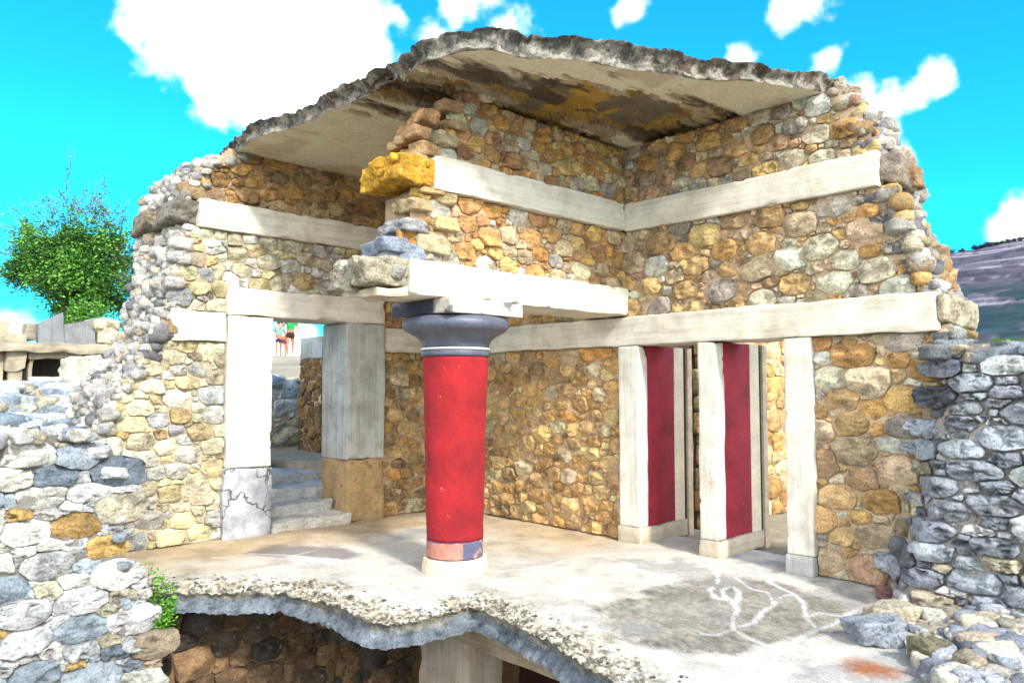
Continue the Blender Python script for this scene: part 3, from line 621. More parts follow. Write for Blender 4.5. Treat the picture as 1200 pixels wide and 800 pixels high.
# ---- overhanging wall that rests on the column
def hanging_wall():
    t = thing('overhanging_wall', 'rubble wall with two white beams jutting out over the red column', 'wall', (5.4, YM+.3, 2.55))
    st = MB(); bd = MB(); r = np.random.default_rng(41)
    e1 = interp([(2.87, 3.85), (3.54, 4.02)]); e2 = interp([(3.86, 4.2), (4.5, 4.5)])
    stones(st, 3.8, 6.98, 2.87, 3.54, mapM, PAL_M, .024, .10, r, keep=lambda u, v: u > e1(v)+.05, relief=.75)
    stones(st, 4.15, 6.98, 3.86, 4.52, mapM, PAL_M, .028, .08, r, keep=lambda u, v: u > e2(v)+.05, relief=.75)
    MS = lin((212, 180, 148))*.75
    bed(bd, 3.86, 7.02, 2.87, 3.54, mapM, MS, keep=lambda u, v: u > e1(v)); bed(bd, 4.2, 7.02, 3.86, 4.52, mapM, MS, keep=lambda u, v: u > e2(v))
    backing(bd, (4.05, YM+.14, 2.88), (6.98, 6.08, 3.52)); backing(bd, (4.5, YM+.14, 3.5), (6.98, 6.08, 4.45))
    # end stones, laid through the thickness
    for (px, py, sx, sz, c) in ((470, 296, .20, .085, (158, 168, 186)), (455, 287, .14, .07, (150, 158, 176)), (500, 288, .2, .085, (200, 186, 150)), (478, 262, .17, .06, (176, 176, 178)), (510, 262, .14, .065, (206, 184, 136)), (488, 243, .15, .06, (196, 170, 130)), (515, 238, .14, .055, (210, 186, 140)), (500, 225, .15, .05, (204, 170, 120))):
        p = at(px, py, 1, YM+.12)
        for q in range(3): rock(st, (p[0]+.07*q+r.normal(0, .02), YM+.11+q*.2, p[2]+r.normal(0, .012)), (sx*1.05, .14, sz*1.2), lin(c)*1.0*r.uniform(.85, 1.1), r, 4, 0, .7)
    for (px, py, sx, sz, c) in ((520, 166, .12, .06, (226, 206, 168)), (496, 176, .10, .055, (208, 172, 126)), (488, 158, .09, .045, (206, 168, 124)), (500, 140, .10, .06, (200, 152, 108)), (525, 128, .12, .05, (198, 156, 118)), (528, 148, .09, .045, (210, 178, 134)), (548, 118, .1, .05, (186, 144, 110)), (484, 188, .10, .05, (204, 168, 126))):
        p = at(px, py, 1, YM+.10)
        for q in range(3): rock(st, (p[0]+.05*q, YM+.10+q*.2, p[2]), (sx*1.2, .13, sz*1.25), lin(c)*.95*r.uniform(.85, 1.1), r, 4, 0, .7)
    st.build('stonework', M_STONE, t); bd.build('mortar', M_MORTAR, t)
    b = MB(); b.box((3.90, YM-.03, 2.555), (6.95, 6.1, 2.87), bev=.014, wob=.012, seg=.035, seed=51); b.build('lower_beam', M_BEAM_X, t)
    b = MB(); b.box((4.16, YM-.03, 3.54), (6.926, 6.0, 3.86), bev=.014, wob=.012, seg=.035, seed=55); b.build('upper_beam', M_BEAM_X, t)
    e = MB()
    for q in range(4): rock(e, (3.70+.05*(q % 2), YM+.12+q*.15, 2.73), (.29, .16, .155), lin((206, 196, 172))*.85*r.uniform(.9, 1.1), r, 5, 0, .9, 1.5)
    for q in range(22): rock(e, (3.52+r.uniform(0, .3), YM+r.uniform(-.03, .5), 2.73+r.uniform(-.1, .12)), np.full(3, r.uniform(.035, .07)), pick(PAL_CORE, r, 1.0), r, 3)
    x = e.build('broken_beam_end', M_RIM, t); x['label'] = 'mottled grey conglomerate beam end'
    e = MB(); e.box((3.60, YM+.02, 2.535), (3.93, YM+.6, 2.61), wob=.03, seg=.05, bev=.01); e.build('beam_underside', M_BEIGE, t)
    e = MB()
    for q in range(4): rock(e, (3.97+.04*(q % 2), YM+.10+q*.15, 3.69), (.24, .15, .145), lin((226, 172, 62))*.8*r.uniform(.9, 1.1), r, 5, 0, .8, 1.6)
    for q in range(18): rock(e, (3.78+r.uniform(0, .3), YM+r.uniform(-.05, .4), 3.68+r.uniform(-.1, .1)), np.full(3, r.uniform(.04, .07)), lin((222, 166, 56))*.8*r.uniform(.7, 1.2), r, 3)
    x = e.build('broken_beam_end', M_STONE, t); x['label'] = 'yellow crumbling beam end'
hanging_wall()
# ------------------------------------------------------------------ roof
def build_roof():
    E0 = np.array([(3.92, 9.5), (3.66, 8.66), (3.70, 7.9), (3.80, 7.05), (3.88, 6.3), (3.85, 5.65), (3.86, 5.2), (3.90, 4.83), (4.07, 4.6), (4.40, 4.53), (4.95, 4.19), (5.42, 4.0), (5.9, 3.78), (6.15, 3.51), (6.49, 3.36), (6.9, 3.15), (7.45, 3.1)])
    n = 560; E = resample(E0, n); E = E+np.c_[fbm(E, 2.5, 4, 90), fbm(E, 2.5, 4, 95)]*.05
    Bk = resample(np.array([(4.2, 9.5), (7.6, 9.5), (7.6, 4.2)]), n); k = 200; tt = np.linspace(0, 1, k)**1.1
    X = (E[:, None]*(1-tt)[None, :, None]+Bk[:, None]*tt[None, :, None]).reshape(-1, 2)
    n1 = fbm(X, 1.3, 5, 1, .6); n2 = fbm(X, 6, 5, 2, .6); n3 = fbm(X*[1, .5], 3, 5, 9, .62)
    # broken plaster near the overhanging wall and across to the right wall
    dW = pdist(X, np.array([(4.1, 5.9), (4.6, 5.35), (5.6, 5.05), (6.9, 4.7)]))
    n4 = fbm(X*[.55, 1.3], 2.6, 6, 14, .62)
    f = smooth(1.25, .1, dW)+.55*n4
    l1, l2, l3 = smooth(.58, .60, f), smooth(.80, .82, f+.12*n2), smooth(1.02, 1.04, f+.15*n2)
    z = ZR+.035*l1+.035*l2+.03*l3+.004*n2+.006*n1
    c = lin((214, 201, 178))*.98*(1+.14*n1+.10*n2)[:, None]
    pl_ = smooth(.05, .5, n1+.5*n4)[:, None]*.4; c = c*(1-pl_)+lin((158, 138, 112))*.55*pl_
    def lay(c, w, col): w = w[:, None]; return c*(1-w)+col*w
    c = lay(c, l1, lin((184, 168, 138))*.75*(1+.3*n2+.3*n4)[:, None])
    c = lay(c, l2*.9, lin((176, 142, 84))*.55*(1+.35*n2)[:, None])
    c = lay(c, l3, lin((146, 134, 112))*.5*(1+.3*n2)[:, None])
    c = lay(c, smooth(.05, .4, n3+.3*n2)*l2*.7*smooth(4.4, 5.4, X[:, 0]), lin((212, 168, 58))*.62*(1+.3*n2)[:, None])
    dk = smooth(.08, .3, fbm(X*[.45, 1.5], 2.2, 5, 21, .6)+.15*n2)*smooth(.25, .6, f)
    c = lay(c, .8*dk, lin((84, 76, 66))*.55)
    edge = np.maximum(np.maximum(smooth(.04, 0, np.abs(f-.585)), smooth(.04, 0, np.abs(f+.12*n2-.805)))*smooth(-.1, .2, n1), 0); c = lay(c, .7*edge, lin((60, 50, 42))*.5)  # recess edges darkened in the colour to strengthen their faint shade
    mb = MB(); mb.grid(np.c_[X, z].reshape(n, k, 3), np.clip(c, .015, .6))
    rim = MB(); nrm = np.gradient(E, axis=0); nrm = np.c_[nrm[:, 1], -nrm[:, 0]]; nrm /= np.linalg.norm(nrm, axis=1)[:, None]
    rows, cols = [], []
    topz = ZR+.15+.05*fbm(E, 1.8, 3, 66)+.013*fbm(E, 8, 3, 67)
    for j, h in enumerate(np.linspace(0, 1, 14)):
        zz = ZR*(1-h)+topz*h; Q = np.c_[E, zz]; o = .05*math.sin(h*math.pi)-.06*h+(.05*fbm(Q, 4, 4, 68)+.016*fbm(Q, 15, 4, 69, .65))*(h > 0)
        rows.append(np.c_[E-nrm*o[:, None], zz+.015*fbm(Q, 14, 3, 64)*(h > 0)])
        cc = lin((198, 192, 180))*.66*(1+.3*fbm(Q, 12, 4, 71))[:, None]; dk = smooth(-.05, .22, fbm(Q, 9, 5, 72, .7)+.3*(h-.45)+.25*fbm(E, 1.1, 3, 74))[:, None]
        br = smooth(-.2, .3, fbm(E, .8, 2, 73))[:, None]; cc = cc*(1-dk)+(lin((138, 122, 110))*br+lin((134, 130, 126))*(1-br))*.6*dk
        cols.append(cc)
    ctr = np.array([6.4, 7.2])
    for h in (.06, .14, .25, .5, .8):
        Q = E*(1-h)+ctr*h; zz = topz+.02*fbm(Q, 6, 4, 75); rows.append(np.c_[Q, zz]); cols.append(lin((150, 142, 130))*.5*(1+.3*fbm(Q, 6, 4, 76))[:, None])
    rim.grid(np.stack(rows, 1), np.clip(np.stack(cols, 1).reshape(-1, 3), .02, .6))
    back = np.array([(7.45, 3.1, ZR), (7.6, 9.5, ZR), (3.92, 9.5, ZR)]); up = back+[0, 0, .2]
    rim.add(np.vstack([back, up]), [[[0, 1, 4, 3], [1, 2, 5, 4]]], lin((150, 142, 130))*.5)
    rim.add(np.vstack([up, [(6.4, 7.2, ZR+.2)]]), [[[0, 1, 3], [1, 2, 3]]], lin((150, 142, 130))*.5)
    t = thing('roof_slab', 'broken concrete roof slab with a ragged rubble edge and peeling soffit', 'roof', (5.5, 6.5, ZR))
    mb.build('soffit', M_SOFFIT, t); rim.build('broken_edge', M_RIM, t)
build_roof()
# ------------------------------------------------------------------ the red column
def lathe(mb, prof, cx, cy, col=(.5, .5, .5), n=96, wob=0):
    prof = np.array(prof); th = np.linspace(0, 2*np.pi, n+1)
    R_ = prof[:, 0][:, None]*np.ones(n+1)
    P = np.stack([cx+R_*np.cos(th), cy+R_*np.sin(th), prof[:, 1][:, None]*np.ones(n+1)], -1)
    if wob:
        sh = P.shape; Q = P.reshape(-1, 3); Q = Q.copy(); w = fbm(np.c_[np.cos(np.tile(th, len(prof))), np.sin(np.tile(th, len(prof))), Q[:, 2]*3], 3, 4, 6)*wob
        d = Q-[cx, cy, 0]; d[:, 2] = 0; L = np.linalg.norm(d, axis=1)[:, None]; Q = Q+d/np.maximum(L, 1e-6)*w[:, None]; P = Q.reshape(sh)
    mb.grid(P, col, flip=True)
def fine(prof, step=.02):
    out = []
    for (r0, z0), (r1, z1) in zip(prof[:-1], prof[1:]):
        k = max(1, int(math.hypot(r1-r0, z1-z0)/step)); out += [(r0+(r1-r0)*i/k, z0+(z1-z0)*i/k) for i in range(k)]
    return out+[prof[-1]]
def column():
    cx, cy = 4.65, 5.75
    t = thing('column', 'red downward-tapering column with a blue-grey cushion capital', 'column', (cx, cy, 0))
    a = MB(); lathe(a, fine([(.0, -.02), (.318, -.02), (.314, .04), (.300, .125), (.296, .14), (0, .14)]), cx, cy, wob=.012); a.build('base', M_PALEPLASTER, t)
    a = MB(); lathe(a, fine([(.2, .141), (.268, .141), (.270, .305), (.2, .305)]), cx, cy); bnd = a.build('painted_band', M_NAVYBAND, t)
    th0 = math.atan2(-cy, -cx)                                                    # worn salmon patch on the near side
    ths = np.linspace(th0-1.35, th0+.28, 30); zs = np.linspace(.155, .295, 8); T, Z = np.meshgrid(ths, zs, indexing='ij'); rr = .2735+.002*fbm(np.c_[T.ravel(), Z.ravel()], 9, 3, 2).reshape(T.shape)
    a = MB(); a.grid(np.stack([cx+rr*np.cos(T), cy+rr*np.sin(T), Z], -1)); a.build('worn_patch', M_SALMON, bnd)
    a = MB(); lathe(a, fine([(.2, .306), (.270, .306), (.283, .9), (.300, 1.5), (.316, 2.03), (.2, 2.03)], .03), cx, cy, wob=.004); a.build('shaft', M_RED, t)
    a = MB(); lathe(a, fine([(.25, 2.031), (.326, 2.031), (.332, 2.05), (.330, 2.085), (.3, 2.09)], .01), cx, cy); a.build('neck_ring', M_NAVY, t)
    a = MB(); lathe(a, fine([(.25, 2.091), (.327, 2.091), (.335, 2.10), (.328, 2.112), (.25, 2.113)], .005), cx, cy); a.build('white_ring', M_WHITEPAINT, t)
    pr = [(.25, 2.114), (.318, 2.115), (.325, 2.15), (.345, 2.185), (.385, 2.22), (.44, 2.25), (.485, 2.275), (.51, 2.305), (.516, 2.335), (.508, 2.365), (.48, 2.392), (.43, 2.405), (.2, 2.408)]
    a = MB(); lathe(a, fine(pr, .015), cx, cy, wob=.005); a.build('capital', M_NAVY, t)
    a = MB(); a.box((4.24, 5.33, 2.41), (5.15, 6.24, 2.55), bev=.01, wob=.006, seg=.025, seed=5); Q = np.concatenate(a.v); w = smooth(.02, -.02, Q[:, 0]-4.26+.03*fbm(Q, 5, 3, 2))*smooth(-.02, .05, Q[:, 1]-5.50+.10*fbm(Q, 6, 3, 3))
    w = np.maximum(w, .8*smooth(.1, .35, fbm(Q, 5, 4, 8)-.25)); a.c = [lin((214, 206, 194))*.8*(1-w[:, None])+np.array((.06, .065, .095))*w[:, None]]
    a.build('abacus', M_FLOOR, t)
column()
# ------------------------------------------------------------------ rough walls in front
def foreground_wall():
    y0 = 6.7; t = thing('drystone_wall', 'blue-white rough stone wall in the left foreground, below the terrace edge', 'wall', (1.2, y0, -2.5))
    st = MB(); bd = MB(); r = np.random.default_rng(61)
    ed = [at(px, py, 1, y0) for px, py in ((120, 508), (150, 540), (160, 585), (162, 640), (168, 690), (182, 750), (178, 800))]
    ex = interp(sorted([(-2.6, ed[-1][0]+.08)]+[(p[2], p[0]+.08) for p in ed]))
    top = lambda u: 1.34+.10*(1.9-u)*.35+.05*math.sin(u*5)
    kp = lambda u, v: u < ex(v)-.01 and v < top(u)
    mp = lambda u, v, w: np.c_[u, y0+.08-w+.10*(v+1), v]
    stones(st, -1.4, 2.6, -1.5, 1.7, mp, PAL_FG, .03, .115, r, keep=kp, relief=1.35, rough=1.7, asp=1.75, gap=.0, k=.86, tries=2, flat=5, NA=44, snap=.55, facets=6)
    bed(bd, -1.4, 2.6, -2.5, 1.6, mp, lin((170, 164, 156))*.5, keep=lambda u, v: u < ex(v)-.14 and v < top(u)-.05, amp=.03)
    bd.box((-1.4, y0+.35, -2.5), (1.55, y0+.9, 1.2), lin((170, 164, 156))*.5)
    for i in range(150):                                                          # stones lying along its top and its end
        if i < 95: x = r.uniform(-1.4, 1.85); y = y0+r.uniform(.1, .75); z = top(x)-.03+r.normal(0, .02)-.0*y
        else: z = r.uniform(-2, 1.25); x = ex(z)-.16+r.normal(0, .02); y = y0+r.uniform(.15, .8)
        s = r.uniform(.05, .10); rock(st, (x-.03, y, z), (s*1.35, s*1.1, s*.75), pick(PAL_FG, r, .95), r, 3, blocky=.5)
    st.build('stonework', M_ROUGH, t); bd.build('mortar', M_MORTAR, t)
foreground_wall()
def right_rough_wall():
    t = thing('drystone_wall', 'rough blue-grey stone wall piled against the right end of the portico', 'wall', (6.6, 1.2, 0))
    st = MB(); bd = MB(); r = np.random.default_rng(67)
    le = interp([(0, 2.62), (.3, 2.60), (.8, 2.42), (1.2, 2.36), (1.7, 2.24), (2.2, 2.10)])
    def fm(u, v, w):                                                              # u = -y; the face leans back and swings out from the smooth wall
        y = -u; out = np.clip((le(v)+.06-y)/.38, 0, 1); out = out*out*(3-2*out)
        base = .16+.40*np.clip(1-v/2.3, 0, 1); x = XR+.04-out*base
        return np.c_[x-w*1.0, y, v]
    top = lambda u: 2.06+.05*math.sin(u*9)+.02*math.sin(u*23)
    kp = lambda u, v: -u < le(v) and v < top(u)
    stones(st, -2.75, .6, -.05, 2.3, fm, PAL_RR, .026, .088, r, keep=kp, relief=2.0, rough=1.7, asp=2.3, gap=.012, k=1.2, tries=2, flat=4.5, NA=44, snap=.6, facets=6)
    bed(bd, -2.7, .6, -.05, 2.15, fm, lin((186, 178, 168))*.75, keep=lambda u, v: -u < le(v)-.10 and v < top(u)-.05, amp=.03)
    bd.box((6.98, -.6, 0), (7.7, 2.05, 1.98), lin((186, 178, 168))*.75)
    for i in range(90):
        y = r.uniform(-.5, 2.15); s = r.uniform(.06, .13); rock(st, (XR+r.uniform(-.08, .7), y, 2.02+r.normal(0, .02)), (s*1.2, s*1.6, s*.6), pick(PAL_RR, r, .8), r, 3)
    st.build('stonework', M_ROUGH, t); bd.build('mortar', M_MORTAR, t)
right_rough_wall()
# ------------------------------------------------------------------ loose stones on the terrace
def one_rock(name, label, cat, p, size, col, r, sub=4, rot=None, blocky=.4, group=None, mat=None):
    mb = MB(); rock(mb, (p[0], p[1], p[2]+size[2]*.62), size, col, r, sub, rot, blocky, 1.6)
    o = mb.build(name, mat or M_ROUGH, None, True, (p[0], p[1], p[2])); return tag(o, label, cat, group, 'thing')
def debris():
    r = np.random.default_rng(71); G = 'loose stones at the foot of the right rough wall'
    one_rock('loose_stone', 'square grey block lying on the terrace beside the rust stain', 'stone', at(1027, 752, 2, 0), (.21, .15, .12), lin((176, 184, 196))*.75, r, 5, -.72, 1, G)
    one_rock('loose_stone', 'pale cream stone lying just behind the square grey block', 'stone', at(1042, 728, 2, 0), (.23, .14, .09), lin((208, 200, 176))*.85, r, 5, -.6, .4, G)
    one_rock('loose_stone', 'flat pinkish-red stone at the foot of the wall corner', 'stone', at(1054, 704, 2, 0), (.2, .1, .07), lin((168, 128, 124))*.75, r, 4, -.75, .8, G)
    one_rock('loose_stone', 'round mossy brown-grey stone in front of the rubble, near the bottom edge', 'stone', at(1092, 776, 2, 0), (.13, .13, .10), lin((150, 142, 116))*.7, r, 5, 0, 0, G)
    one_rock('loose_stone', 'dark slate wedge of stone at the lower right', 'stone', at(1146, 778, 2, 0), (.18, .13, .10), lin((130, 136, 150))*.7, r, 5, -.4, .6, G)
    one_rock('loose_stone', 'long blue-grey slab of stone by the right edge of the picture', 'stone', at(1188, 748, 2, 0), (.26, .13, .07), lin((140, 156, 184))*.75, r, 5, -.75, .3, G)
    one_rock('loose_stone', 'pale boulder cut by the bottom right corner of the picture', 'stone', at(1194, 792, 2, 0), (.17, .15, .11), lin((190, 200, 208))*.8, r, 5, .3, .3, G)
    one_rock('loose_stone', 'pale grey-blue stone just behind the corner boulder', 'stone', at(1186, 770, 2, 0), (.17, .12, .09), lin((170, 184, 196))*.8, r, 5, .1, .3, G)
    one_rock('loose_stone', 'tan lump of stone lying under the foot of the rough wall', 'stone', at(1160, 722, 2, 0), (.16, .12, .09), lin((184, 164, 124))*.75, r, 5, .5, .2, G)
    mb = MB(); mz = []
    for i in range(420):                                                          # small rubble and rubbed-out mortar
        px = r.uniform(1060, 1230); py = r.uniform(700, 830)
        if px < 1085 and py > 745: continue
        p = at(px, py, 2, 0)
        if p[0] > 6.7: continue
        s = r.choice([.02, .035, .055, .09], p=[.35, .35, .2, .1])*r.uniform(.8, 1.2); hz = .14*smooth(1070, 1170, px)
        rock(mb, (p[0], p[1], s*.2+hz*r.uniform(.6, 1)), (s*1.3, s, s*.7), pick([((214, 208, 192), 4), ((190, 196, 206), 3), ((150, 158, 172), 2), ((206, 190, 164), 2)], r, 1.1), r, 3 if s > .04 else 2, None, .5, 1.8)
    # the low bank of earth they lie on
    P0 = [(5.2, 2.0), (6.9, 2.9), (7.0, -1.0), (4.6, -1.0)]
    U, V = np.meshgrid(np.linspace(0, 1, 70), np.linspace(0, 1, 90), indexing='ij'); q = [np.array(p) for p in P0]
    X = (q[0]*((1-U)*(1-V))[..., None]+q[1]*(U*(1-V))[..., None]+q[2]*(U*V)[..., None]+q[3]*((1-U)*V)[..., None])
    P2 = X.reshape(-1, 2); z = -.03+.17*smooth(.12, .9, U.ravel())*smooth(.0, .2, V.ravel())+.025*fbm(P2, 5, 4, 4)
    mb.grid(np.c_[P2, z].reshape(70, 90, 3), (lin((216, 206, 186))*.8*(1+.25*fbm(P2, 6, 4, 3))[:, None]), flip=False)
    o = mb.build('rubble', M_ROUGH); tag(o, 'small pale rubble and loose mortar at the foot of the rough wall', 'rubble', None, 'stuff')
debris()
# ------------------------------------------------------------------ the room below the terrace
def lower_room():
    r = np.random.default_rng(81)
    t = thing('cellar_wall', 'dark brown rubble wall in shadow below the terrace slab', 'wall', (3.2, 7.25, -2.5))
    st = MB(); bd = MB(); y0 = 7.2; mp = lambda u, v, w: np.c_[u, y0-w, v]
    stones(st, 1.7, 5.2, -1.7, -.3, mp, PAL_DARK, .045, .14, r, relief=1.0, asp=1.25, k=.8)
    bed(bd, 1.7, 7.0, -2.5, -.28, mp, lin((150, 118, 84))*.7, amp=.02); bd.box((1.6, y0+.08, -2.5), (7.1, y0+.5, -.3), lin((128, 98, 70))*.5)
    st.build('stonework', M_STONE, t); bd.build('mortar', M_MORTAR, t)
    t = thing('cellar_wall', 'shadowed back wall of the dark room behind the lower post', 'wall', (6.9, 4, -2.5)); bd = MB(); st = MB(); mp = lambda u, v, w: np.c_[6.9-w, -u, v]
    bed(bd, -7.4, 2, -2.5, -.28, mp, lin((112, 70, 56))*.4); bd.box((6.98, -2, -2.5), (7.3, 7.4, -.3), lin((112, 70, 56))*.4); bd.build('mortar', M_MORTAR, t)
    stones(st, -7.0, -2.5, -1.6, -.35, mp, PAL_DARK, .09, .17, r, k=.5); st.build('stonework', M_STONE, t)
    b = MB(); b.box((4.28, 1.0, -.47), (4.75, 6.0, -.235), bev=.012, wob=.014, seg=.14, seed=3)
    tag(b.build('concrete_beam', M_BROWN_Y, None, True, (4.5, 5, -.47)), 'brown concrete beam under the broken terrace edge', 'beam', None, 'thing')
    b = MB(); b.box((4.32, 5.15, -2.5), (4.72, 5.86, -.475), bev=.012, wob=.008, seg=.14, seed=4)
    tag(b.build('concrete_post', M_BROWNPOST, None, True, (4.5, 5.4, -2.5)), 'streaked brown-grey concrete post holding the beam below the terrace', 'post', None, 'thing')
lower_room()
# ------------------------------------------------------------------ doorway steps and what stands behind the doorways
def steps():
    t = thing('stone_steps', 'worn grey stone steps rising through the left doorway', 'steps', (4.7, YL+.3, 0)); r = np.random.default_rng(5)
    for i, (x0, x1, ya, yb, z0, z1, c) in enumerate(((4.19, 5.26, 8.60, 9.0, -.02, .13, (232, 226, 212)), (4.19, 5.18, 8.92, 9.34, .08, .27, (214, 212, 206)), (4.15, 5.6, 9.32, 9.88, .2, .41, (206, 206, 204)), (4.0, 6.0, 9.86, 10.5, .36, .55, (206, 206, 206)))):
        b = MB(); b.box((x0, ya, z0), (x1, yb, z1), lin(c)*.8, bev=.03, wob=.03, seg=.05, seed=90+i); b.build('step', M_STEP, t)
steps()
def wall_piece(name, label, cat, fm, u0, u1, v0, v1, pal, rmin, rmax, seed, boxlo, boxhi, k=.8, asp=1.4, keep=None, relief=.8, top=None):
    t = thing(name, label, cat, tuple(np.r_[(np.array(boxlo)+boxhi)[:2]/2, boxlo[2]])); st = MB(); bd = MB(); r = np.random.default_rng(seed)
    stones(st, u0, u1, v0, v1, fm, pal, rmin, rmax, r, k=k, asp=asp, relief=relief, keep=keep, NA=26)
    bed(bd, u0, u1, v0, v1, fm, SAND*1.1, amp=.02, res=.08); bd.box(boxlo, boxhi, SAND)
    if top:
        for i in range(top):
            f = r.uniform(0, 1, 2); s = r.uniform(.08, .18); rock(st, (boxlo[0]+f[0]*(boxhi[0]-boxlo[0]), boxlo[1]+f[1]*(boxhi[1]-boxlo[1]), boxhi[2]+.03), (s*1.4, s*1.1, s*.65), pick(pal, r, k), r, 3)
    st.build('stonework', M_STONE, t); bd.build('mortar', M_MORTAR, t); return t
mY = lambda y0: (lambda u, v, w: np.c_[u, y0-w, v])
mX = lambda x0: (lambda u, v, w: np.c_[x0-w, -u, v])
wall_piece('court_wall', 'sunlit yellow stone wall seen through the gaps between the red piers', 'wall', mY(5.4), 8.3, 13.5, -.05, 2.9, PAL_Y, .06, .17, 101, (8.3, 5.5, -.1), (13.5, 6.0, 2.88), k=1.0)
wall_piece('retaining_wall', 'grey rubble retaining wall seen through the left doorway, below the visitors', 'wall', mY(12.6), 4.6, 9.5, .5, 1.85, PAL_FG, .07, .2, 103, (4.6, 12.68, .3), (9.5, 13.3, 1.82), k=1.2, top=40)
x0 = at(352, 480, 1, 11.9)[0]
tb = wall_piece('stub_wall', 'brown stone stub wall with a pale beam on top, beyond the left doorway', 'wall', mX(x0), -11.9, -11.2, .45, 2.2, PAL_LI, .05, .11, 105, (x0+.08, 11.2, .3), (x0+1.6, 11.9, 2.2), k=.55)
b = MB(); b.box((x0-.03, 11.15, 2.203), (x0+1.6, 11.9, 2.56), bev=.015, wob=.01, seg=.15); b.build('beam', M_GREY_C, tb)
for i, (y0, v0, v1, lab) in enumerate(((9.85, .9, 1.33, 'nearest low bank of blue-white rubble behind the left foreground wall'), (11.6, 1.1, 1.50, 'middle low wall of pale rubble, left of the portico'), (13.6, 1.3, 1.71, 'farthest low white wall below the ruined house on the left'))):
    xa, xb = at(-90, 450, 1, y0)[0], at(150, 450, 1, y0)[0]
    wall_piece('low_wall', lab, 'wall', mY(y0), xa, xb, v0, v1, PAL_FG, .05, .16, 120+i, (xa, y0+.08, v0-.3), (xb, y0+.7, v1-.02), k=1.0, asp=2.0, relief=1.4, top=70)
def left_rubble():
    r = np.random.default_rng(9); mb = MB()
    for i in range(480):
        y = r.uniform(7.3, 16.4); x = r.uniform(-1, 2.1) if y < 9.7 else r.uniform(at(-80, 450, 1, y)[0], at(150, 450, 1, y)[0]); z = float(terrain(np.array([x]), np.array([y]))[0]); s = r.choice([.06, .1, .17], p=[.45, .4, .15])*r.uniform(.8, 1.2)
        rock(mb, (x, y, z+s*.2), (s*1.5, s*1.2, s*.7), pick(PAL_FG, r, .95), r, 2 if s < .1 else 3)
    tag(mb.build('rubble', M_ROUGH), 'scattered pale rubble between the low walls on the left', 'rubble', None, 'stuff')
left_rubble()
# ------------------------------------------------------------------ the ruined house on the left
def ruined_house():
    Y = 17.0; r = np.random.default_rng(31)
    A = lambda px, py, y=Y: at(px, py, 1, y)
    t = thing('ruined_house', 'ruined house with a grey concrete parapet above a dark low opening', 'ruin', (A(60, 450)[0], Y, 1.7))
    def bx(name, px0, py0, px1, py1, mat, d=1.0, y=Y, wob=.02, bev=.02, col=(.5, .5, .5)):
        a = A(px0, py1, y); c = A(px1, py0, y); m = MB(); m.box((a[0], y, a[2]), (c[0], y+d, c[2]), col, bev=bev, wob=wob, seg=.12, seed=int(px0+py0)); return m.build(name, mat, t)
    bx('ledge', -40, 404, 128, 411, M_RUIN, 3.2, Y-.15, .05)
    bx('lintel', 33, 412.5, 112, 420, M_RUIN, .4, Y+.05)
    bx('pillar', 5, 412.5, 33, 432, M_RUIN, .5, Y-.02, .06); bx('pillar', 9, 432.5, 26, 450, M_RUIN, .4, Y+.05)
    bx('pillar', 33, 420.5, 39, 446, M_RUIN, .4, Y+.1)
    bx('wall', 80, 420.5, 135, 450, M_RUIN, .5, Y+.1, .05)
    bx('back_wall', -60, 412, 128, 452, M_SHADE, .3, Y+2.6)  # the dark inside the opening is painted onto this wall
    bx('wall', -60, 412.5, 4, 450, M_RUIN, .5, Y+.1, .05)
    bx('sill', 36, 443, 84, 450, M_POST, .5, Y-.2, .05)
    # parapet: two panels, the left one with a sloping top
    def panel(pts, y0, d, mat):
        P = np.array([A(px, py, y0) for px, py in pts]); Q = P+[0, d, 0]; n = len(P); m = MB()
        m.add(np.vstack([P, Q]), [[list(range(n))], [list(range(2*n-1, n-1, -1))], [[i, i+n, (i+1) % n+n, (i+1) % n] for i in range(n)]]); return m.build('parapet', mat, t, False)
    panel([(45, 403.5), (75, 403.5), (74, 366), (45, 379)], Y+.3, .25, M_PARAPET); panel([(75.3, 403.5), (112, 403.5), (111, 374), (75.3, 380)], Y+.32, .25, M_PARAPET)
    bx('block', -20, 391, 31, 403.5, M_RUIN, .6, Y+.3); bx('block', -10, 375, 11, 390.5, M_RUIN, .4, Y+.5); bx('block', 30, 380, 44, 398, M_RUIN, .4, Y+.9)
    m = MB()
    for q in range(14):
        p = A(r.uniform(112, 130), r.uniform(378, 408), Y+r.uniform(.2, .6)); rock(m, p, np.array([.2, .2, .13])*r.uniform(.7, 1.2), lin((214, 204, 176))*.8, r, 3)
    m.build('broken_masonry', M_STONE, t)
    p = A(98, 452, Y-1.2); mb = MB(); rock(mb, (p[0], Y-1.2, p[2]+.25), (.42, .35, .36), lin((222, 214, 194))*.85, r, 5, 0, .4)
    tag(mb.build('boulder', M_ROUGH, None, True, (p[0], Y-1.2, p[2])), 'large pale boulder beside the dark opening of the ruined house', 'boulder', None, 'thing')
ruined_house()
